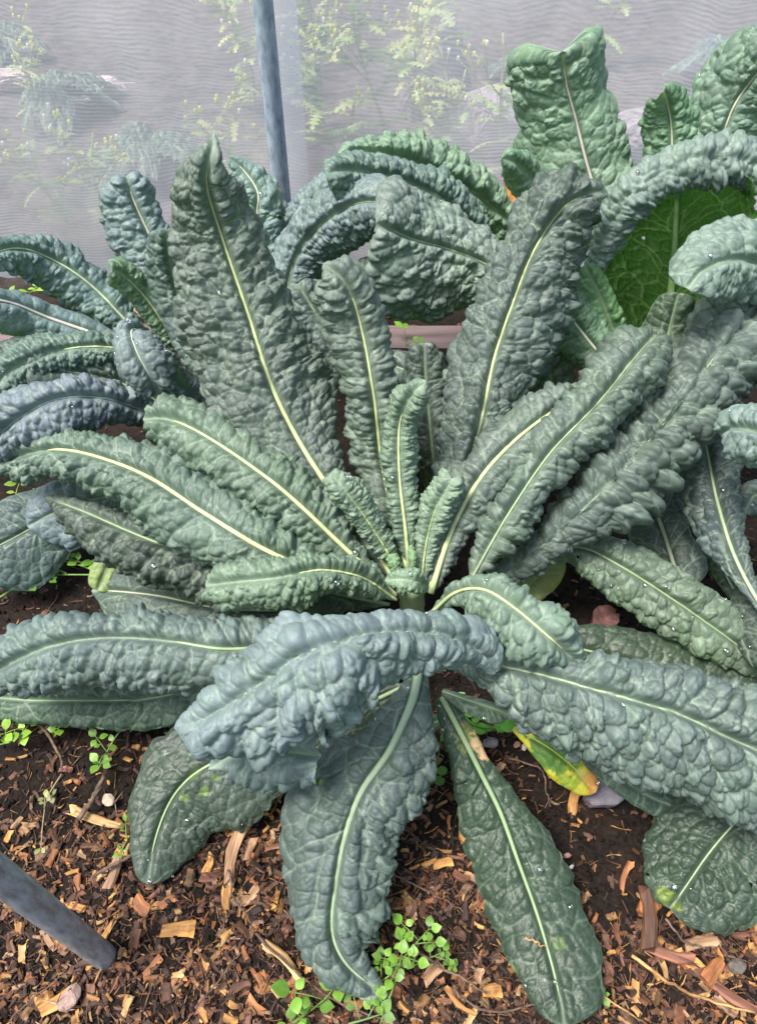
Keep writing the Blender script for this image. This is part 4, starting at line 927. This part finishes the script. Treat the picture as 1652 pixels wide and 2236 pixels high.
big_specs = [ # u, v, length px, width px, angle deg, colour, label
    (392, 2025, 70, 44, 5, 0, "largest golden chip, roughly square, right of the steel pole foot"),
    (248, 1900, 60, 40, 80, 2, "chunky pale block of bark-edged wood above the steel pole"),
    (505, 1855, 120, 36, 82, 2, "long upright slab of pale wood right of the old smooth leaf"),
    (205, 1785, 120, 26, -16, 5, "long pale pointed splinter lying at the left"),
    (1528, 2055, 66, 28, 8, 2, "pale rectangular chip at the lower right"),
    (1362, 1912, 62, 16, 62, 1, "bright orange sliver on the bare soil at the right"),
    (1418, 1972, 54, 40, 60, 1, "thick orange-brown block beside the holed leaf"),
    (1252, 1745, 56, 30, 70, 0, "split golden chip left of the slate stone"),
    (1010, 1810, 46, 20, 88, 0, "upright golden tan chip left of the flat wet leaf"),
    (1100, 1795, 10, 8, 0, 3, "dark chip tucked at the rim of the flat wet leaf"),
    (545, 1850, 46, 30, 75, 2, "pale chip beside the long upright slab"),
    (620, 2090, 90, 22, -40, 5, "light split stick of wood at the bottom centre"),
    (690, 2080, 70, 30, 50, 5, "light yellow splintered chip below the hanging leaf's left side"),
    (118, 2190, 64, 36, 30, 0, "golden rounded chip in the dark corner at the bottom left"),
    (1480, 2120, 10, 6, 10, 3, "dark crumb of bark at the lower right"),
    (1445, 2080, 140, 26, -22, 4, "long shaggy slab of bark wood at the lower right"),
    (1560, 2110, 10, 6, 0, 3, "dark crumb of bark near the right edge"),
    (1555, 2118, 60, 44, 40, 1, "orange fragment of bark at the right edge"),
    (1600, 2180, 150, 30, -34, 4, "broad fibrous strip of bark in the bottom right corner"),
    (1415, 2010, 110, 34, 80, 3, "dark brown bark piece standing out below the orange block"),
    (1600, 1830, 60, 24, -20, 1, "orange chip by the right edge"),
    (800, 1985, 40, 30, 20, 0, "squarish golden chip right of the hanging leaf"),
    (966, 1880, 40, 26, 15, 0, "golden chip halfway down beside the hanging leaf"),
    (437, 1808, 60, 50, 70, 2, "pale ragged piece below the tip of the old smooth leaf"),
    (1000, 2190, 70, 20, -40, 0, "tan splinter at the bottom beside the chickweed"),
    (1075, 2160, 40, 34, 5, 0, "square golden chip left of the flat wet leaf's tip"),
]
nchips = 0
def put_chip(u, v, L, W, T, rz, ci, lab, grp, lift=None):
    global nchips
    rs = np.random.RandomState(900 + nchips); nchips += 1
    V, F = chip_shape(L, W, T, rs); Vr = V @ rotm(rz, rs.uniform(-.3, .3), rs.uniform(-.22, .22)).T
    p = P3(u, v, .004); z = float(ground_h(np.array(p[0]), np.array(p[1]))) - .012 + (-Vr[:, 2].min()) * (.6 if lift is None else lift)
    me = bpy.data.meshes.new("wood_chip"); me.from_pydata(V.tolist(), [], F); me.update(); me.materials.append(M_WOOD)
    o = bpy.data.objects.new("wood_chip", me); COL.objects.link(o)
    o.location = (p[0], p[1], z); o.rotation_euler = Matrix(rotm(rz, 0, 0)).to_euler(); 
    o.matrix_world = Matrix.Translation((p[0], p[1], z)) @ Matrix(rotm(rz, rs.uniform(-.3, .3), rs.uniform(-.2, .2))).to_4x4()
    k = rs.uniform(.75, 1.2); c = COLS[ci][0]; o.color = (c[0] * k, c[1] * k, c[2] * k, 1)
    tag(o, lab, "wood chip", grp)
for (u, v, Lp, Wp, ang, ci, lab) in big_specs:
    if Lp < 20: continue
    d = depth_of(u, v, 0); put_chip(u, v, Lp * d / FPX, Wp * d / FPX, min(.012, Wp * d / FPX * .5), R(ang), ci, lab, "wood chips in the mulch", 1.0)
SZ = {0: 'small', 1: 'medium', 2: 'large'}
cnt = 0; tries = 0
while nchips < 298 and tries < 20000:
    tries += 1
    u = rg.uniform(0, 1652); v = rg.uniform(1180, 2236) if rg.rand() < .12 else rg.uniform(1560, 2236)
    if rg.rand() > bare(u, v): continue
    if any(a < u < b and c_ < v < d_ for a, b, c_, d_ in ((640, 880, 1560, 2080), (1060, 1230, 1760, 2236), (300, 520, 1560, 1700), (1440, 1652, 1500, 1960), (200, 826, 1180, 1560), (0, 110, 1900, 1990), (340, 826, 1560, 1640), (900, 1652, 1180, 1560), (1230, 1652, 1560, 1700))): continue
    L = rg.uniform(.010, .028) * (1.35 if rg.rand() < .25 else 1); W = L * rg.uniform(.28, .75); ci = rg.choice(6, p=[.22, .2, .14, .22, .15, .07])
    shape_ = 'squarish' if W > .55 * L else ('narrow' if W < .38 * L else 'oblong')
    size_ = 'large' if L > .024 else ('medium' if L > .017 else 'small')
    lab = f"{size_} {shape_} {COLS[ci][1]} wood chip {region(u, v)}"
    if lab in used_labels and tries < 12000: continue
    used_labels.add(lab)
    put_chip(u, v, L, W, rg.uniform(.004, .009), rg.uniform(0, 3.14), ci, lab, "wood chips in the mulch")
# the rest of the mulch: crumbs and fibres nobody could count
mb = MB(); V0 = []
for i in range(16500):
    if i < 13500:
        u = rg.uniform(-60, 1712); v = rg.uniform(1150, 2330) if rg.rand() < .3 else rg.uniform(1540, 2330); b_ = bare(u, v)
        if rg.rand() > b_ + .12: continue
        p = P3(u, v, 0)
    else:
        p = np.array([rg.uniform(-1.3, 1.3), rg.uniform(.1, 1.9), 0])
    L = rg.uniform(.003, .016) * (1.6 if rg.rand() < .15 else 1); fib = rg.rand() < .42; W = L * (rg.uniform(.06, .16) if fib else rg.uniform(.3, .8)); 
    if fib: L *= 1.9
    V, F = chip_shape(L, max(W, .0012), max(.0012, W * rg.uniform(.3, .7)), rg)
    V = V @ rotm(rg.uniform(0, 3.14), rg.uniform(-.5, .5), rg.uniform(-.35, .35)).T
    c = np.array(COLS[rg.choice(6, p=[.15, .22, .06, .42, .11, .04])][0]) * rg.uniform(.15, .85)
    mb.add(V + [p[0], p[1], float(ground_h(np.array(p[0]), np.array(p[1]))) - .011 + rg.uniform(-.001, .003)], F, c)
tag(mb.build("mulch_crumbs", M_WOODT, None, False), "fine brown mulch crumbs and bark fibres covering the soil", "mulch", kind='stuff')
# soil clods
mb = MB()
for i in range(2600):
    u = rg.uniform(-60, 1712); v = rg.uniform(1180, 2300); p = P3(u, v, 0); r = rg.uniform(.0015, .006)
    a = rg.normal(size=(8, 3)); a = norm(a) * r * rg.uniform(.7, 1.2, (8, 1)); a[:, 2] *= .7
    Vc = np.array([[-1, -1, -1], [1, -1, -1], [1, 1, -1], [-1, 1, -1], [-1, -1, 1], [1, -1, 1], [1, 1, 1], [-1, 1, 1]]) * r * .6 + a * .45
    F = [[0, 3, 2, 1], [4, 5, 6, 7], [0, 1, 5, 4], [1, 2, 6, 5], [2, 3, 7, 6], [3, 0, 4, 7]]
    mb.add(Vc + [p[0], p[1], float(ground_h(np.array(p[0]), np.array(p[1]))) - .010], F)
tag(mb.build("soil_clods", M_SOIL, None), "black crumbs of damp soil between the wood chips", "soil crumbs", kind='stuff')
# twigs
tw = [((200, 1915), (300, 1860), (380, 1780), (405, 1740), 9, "long dark twig slanting up behind the steel pole"),
      ((60, 1565), (95, 1590), (125, 1640), (138, 1680), 8, "grey forked twig at the left above the pole"),
      ((170, 1790), (200, 1750), (225, 1700), (235, 1680), 13, "thick reddish piece of branch left of the old smooth leaf"),
      ((560, 2040), (640, 2120), (740, 2190), (850, 2230), 6, "long thin brown twig along the bottom edge"),
      ((990, 2150), (1010, 2180), (1070, 2210), (1200, 2190), 6, "reddish twig under the tip of the flat wet leaf"),
      ((1230, 2120), (1310, 2170), (1400, 2230), (1440, 2250), 5, "thin golden straw at the bottom right"),
      ((860, 2040), (940, 2100), (1000, 2130), (1060, 2170), 7, "brown twig under the chickweed"),
      ((500, 1900), (510, 1960), (545, 2010), (548, 2060), 5, "thin dark root below the upright slab"),
      ((1380, 2090), (1470, 2150), (1560, 2190), (1650, 2210), 8, "pale fibrous strip at the bottom right corner"),
      ((1110, 1655), (1180, 1680), (1190, 1720), (1200, 1760), 5, "thin dark twig hanging over the bare soil"),
      ((1148, 2050), (1160, 2052), (1175, 2060), (1192, 2066), 5, "small orange twig lying on the flat wet leaf"),
      ((1450, 2005), (1480, 2040), (1500, 2060), (1540, 2070), 6, "crooked brown twig below the holed leaf"),
      ((430, 2200), (470, 2150), (500, 2110), (520, 2090), 5, "slim splinter of bark at the bottom centre left"),
      ((840, 1900), (900, 1930), (960, 1960), (1010, 1990), 4, "fine dark root between the hanging and flat leaves"),
      ((20, 2230), (60, 2190), (110, 2150), (150, 2120), 4, "thin root in the bottom left corner")]
for i, (a, b, c, d, wpx, lab) in enumerate(tw):
    onl = 'lying on the flat' in lab
    pts = np.array([P3(*p_, (.055 if onl else .012)) for p_ in (a, b, c, d)])
    if onl: wpx = 4
    C = hermite([0, .33, .66, 1], pts, np.linspace(0, 1, 22)); C[:, 2] = ((.055 if onl else .012)) + .004 * fbm(np.arange(22) * .4, np.zeros(22), i)
    dd = depth_of(*b, .01); r0 = wpx * dd / FPX / 2
    C[:, :2] += .003 * np.stack([fbm(np.arange(22) * .7, np.zeros(22), i + 60), fbm(np.arange(22) * .7, np.zeros(22), i + 90)], 1)
    mb = MB(); mb.tube(C, np.linspace(r0, r0 * .6, 22) * (1 + .2 * fbm(np.arange(22) * .9, np.zeros(22), i + 5)), 8)
    if wpx > 6: mb.tube([C[8], C[8] + [.006, .006, .006], C[8] + [.012, .016, .008]], [r0 * .5, r0 * .4, r0 * .2], 6)
    o = mb.build("twig", M_TWIG if 'golden' not in lab and 'pale' not in lab and 'orange' not in lab else M_WOOD)
    o.color = (.45, .27, .12, 1); tag(o, lab, "twig", "twigs on the mulch")
# dead leaves
def dead(u, v, k, L, W, rz, col, lab, seed, tilt=.3):
    p = P3(u, v, k); n, m_ = 26, 14; s = np.linspace(0, 1, n); q_ = np.linspace(-1, 1, m_)
    wd = W * np.sin(np.pi * np.clip(s * .95 + .03, 0, 1)) ** .6 * (1 + .2 * fbm(s * 6, s * 0, seed))
    X_ = (s[:, None] - .5) * L + 0 * q_[None]; Y_ = wd[:, None] * q_[None]; Z_ = .25 * W * fbm(X_ / W * 1.6, Y_ / W * 1.6, seed, 3) + .5 * W * np.abs(q_[None]) ** 1.5 * np.ones((n, 1))
    V = np.stack([X_, Y_, Z_], -1).reshape(-1, 3) @ rotm(rz, tilt, .1).T + p; V[:, 2] = np.maximum(V[:, 2], .002)
    I = np.arange(n * m_).reshape(n, m_); F = np.stack([I[:-1, :-1], I[1:, :-1], I[1:, 1:], I[:-1, 1:]], -1).reshape(-1, 4)
    o = mesh_np("dead_leaf", V, F, M_DEAD); o.color = (*col, 1); tag(o, lab, "dead leaf", "dead leaves")
dead(1315, 1352, .10, .06, .022, .5, (.13, .06, .055), "dark purplish brown dead leaf under the wet drooping leaf", 3)
dead(1448, 1022, .06, .03, .012, .2, (.55, .36, .06), "small yellow scrap of dead leaf at the right", 5)
dead(1108, 445, 1.80, .10, .045, 1.8, (.75, .36, .10), "orange withered leaf against the netting foot behind the kale", 7, .9)
dead(1050, 415, 2.2, .10, .05, 1.0, (.62, .52, .16), "yellow withered leaf just beyond the netting", 9, .9)
dead(1130, 480, 1.75, .06, .03, .8, (.7, .5, .2), "pale yellow dead leaf behind the green back kale", 11, .6)
dead(300, 560 + 120, 1.8, .07, .03, .3, (.25, .16, .10), "brown curled dead leaf by the board at the left", 13, .3)

# ------------------------------------------------------------------ water drops resting on the leaves
def drop_mesh(n):
    me = bpy.data.meshes.new("water_drop"); V = []; F = []; ns, nr = 14, 7
    for i in range(nr + 1):
        a = math.pi * i / nr * .80; r = math.sin(a) * (1 if i < nr else 1); z = math.cos(a)
        for k in range(ns): V.append((r * math.cos(2 * math.pi * k / ns), r * math.sin(2 * math.pi * k / ns), z * .9 + .5))
    for i in range(nr):
        for k in range(ns): F.append([i * ns + k, (i + 1) * ns + k, (i + 1) * ns + (k + 1) % ns, i * ns + (k + 1) % ns])
    F.append([nr * ns + k for k in range(ns)][::-1])
    me.from_pydata(V, [], F); me.polygons.foreach_set('use_smooth', [True] * len(F)); me.update(); me.materials.append(M_WATER); return me
DROP = drop_mesh(0)
bpy.context.view_layer.update()
rs = np.random.RandomState(77); placed = 0
DL = set()
NICK = {3: 'the tallest upright left leaf', 5: 'the upright leaf beside the tallest', 7: 'the slim central leaf', 9: 'the left baby leaf', 11: 'the right baby leaf',
 13: 'the heart leaf', 17: 'the tall right upright leaf', 19: 'the right fan leaf with yellow rib', 23: 'the second right fan leaf', 29: 'the thick right humped leaf',
 31: 'the upper left fan leaf', 37: 'the broad left fan leaf', 41: 'the dark leaf beneath the left fan', 43: 'the small leaf left of the heart', 47: 'the bluish lower left leaf',
 53: 'the big blue front leaf', 57: "the blue leaf's right fold", 59: "the blue leaf's lower flap", 61: 'the pale leaf curling front right', 67: 'the hanging front leaf',
 71: 'the flat wet front leaf', 73: 'the old smooth front left leaf', 79: 'the huge blistered right leaf', 89: 'the dying blotched leaf', 101: 'the wet drooping right leaf',
 103: 'the dark flat right leaf', 113: 'a dark leaf low left', 131: 'a dark leaf at the left edge', 127: 'the flat grey leaf at the left',
 137: 'the upright blue back left leaf', 139: 'the pale leaf by the pole', 149: 'the arching left edge leaf', 151: 'the small green back left leaf', 157: 'the pink-ribbed left leaf',
 163: 'the dark curled left leaf', 167: 'the small curled blue leaf', 173: 'the bright blue left edge leaf', 191: 'the dull blue flap at left', 193: 'the dark leaf at the left edge',
 197: 'the broad pale hanging back leaf', 199: 'the arching blue back leaf', 211: 'the blue leaf beside the pole', 223: 'the green back leaf', 227: 'the crinkled top back leaf',
 257: 'the flat-topped back right leaf', 263: 'its side lobe at back right', 269: 'the narrow back right leaf', 271: 'the top right corner leaf', 277: 'the backlit arching leaf',
 278: "the arching leaf's fold", 281: 'the pale round leaf at right', 283: 'the green inner right leaf', 313: 'the slate-blue hanging right leaf', 317: 'the knobbly pale right edge leaf',
 337: 'the leaf with pinkish grey rib', 349: 'the broad holed wet leaf'}
names = {0: 'tallest upright leaf'}
def leafname(i):
    o = LEAVES[i][0]; return o
for i, (ob, P, Nn) in enumerate(LEAVES):
    u, v, z = view_uv(P)
    tpar = np.linspace(0, 1, len(P))
    up_ = Nn[:, 2] * 1.0; tocam = (norm(CAM - P) * Nn).sum(1)
    if tocam.mean() < 0: Nn = -Nn; up_ = -up_; tocam = -tocam
    ok = (u > 5) & (u < 1647) & (v > 5) & (v < 2231) & (tocam > .35) & (up_ > .25)
    idx = np.nonzero(ok)[0]
    if len(idx) == 0: continue
    wet = ob.data.materials[0] is M_WET
    n = int(min(16 if wet else 6, 1 + len(idx) / (2500 if wet else 9000)))
    if ob['label'].startswith('small blue leaf') if 'label' in ob else False: n = 14
    if ob['label'].startswith('wet shiny') if 'label' in ob else False: n = 26
    for j in rs.choice(idx, n):
        if placed >= 290: break
        r = rs.choice([.0018, .0026, .0036, .0052], p=[.34, .34, .22, .10]) * rs.uniform(.95, 1.3)
        o = bpy.data.objects.new("water_drop", DROP); COL.objects.link(o)
        nrm = Vector(Nn[j]) * .6 + Vector((0, 0, .4)); o.location = Vector(P[j]) + nrm.normalized() * r * .25
        o.rotation_euler = nrm.to_track_quat('Z', 'Y').to_euler(); o.scale = (r * rs.uniform(.9, 1.25), r, r * rs.uniform(.75, 1))
        nick = NICK.get(LSEED[ob.name], 'a shaded leaf under the middle kale')
        far_ = 'tip' if tpar[j] > .66 else 'middle' if tpar[j] > .33 else 'base'
        sz = 'tiny' if r < .0023 else 'small' if r < .0033 else 'plump' if r < .0048 else 'big'
        fs = o.scale[0] / o.scale[1]
        base_ = f"{sz} {'round' if fs < 1.08 else 'long'} water drop at {far_} of {nick}"
        lab_ = base_
        if lab_ in DL: lab_ = base_ + (', upper side' if v[j] < np.median(v) else ', lower side')
        DL.add(lab_)
        tag(o, lab_, "water drop", "water drops on the kale leaves"); placed += 1
print("objects", len(bpy.data.objects), "drops", placed, "chips", nchips)
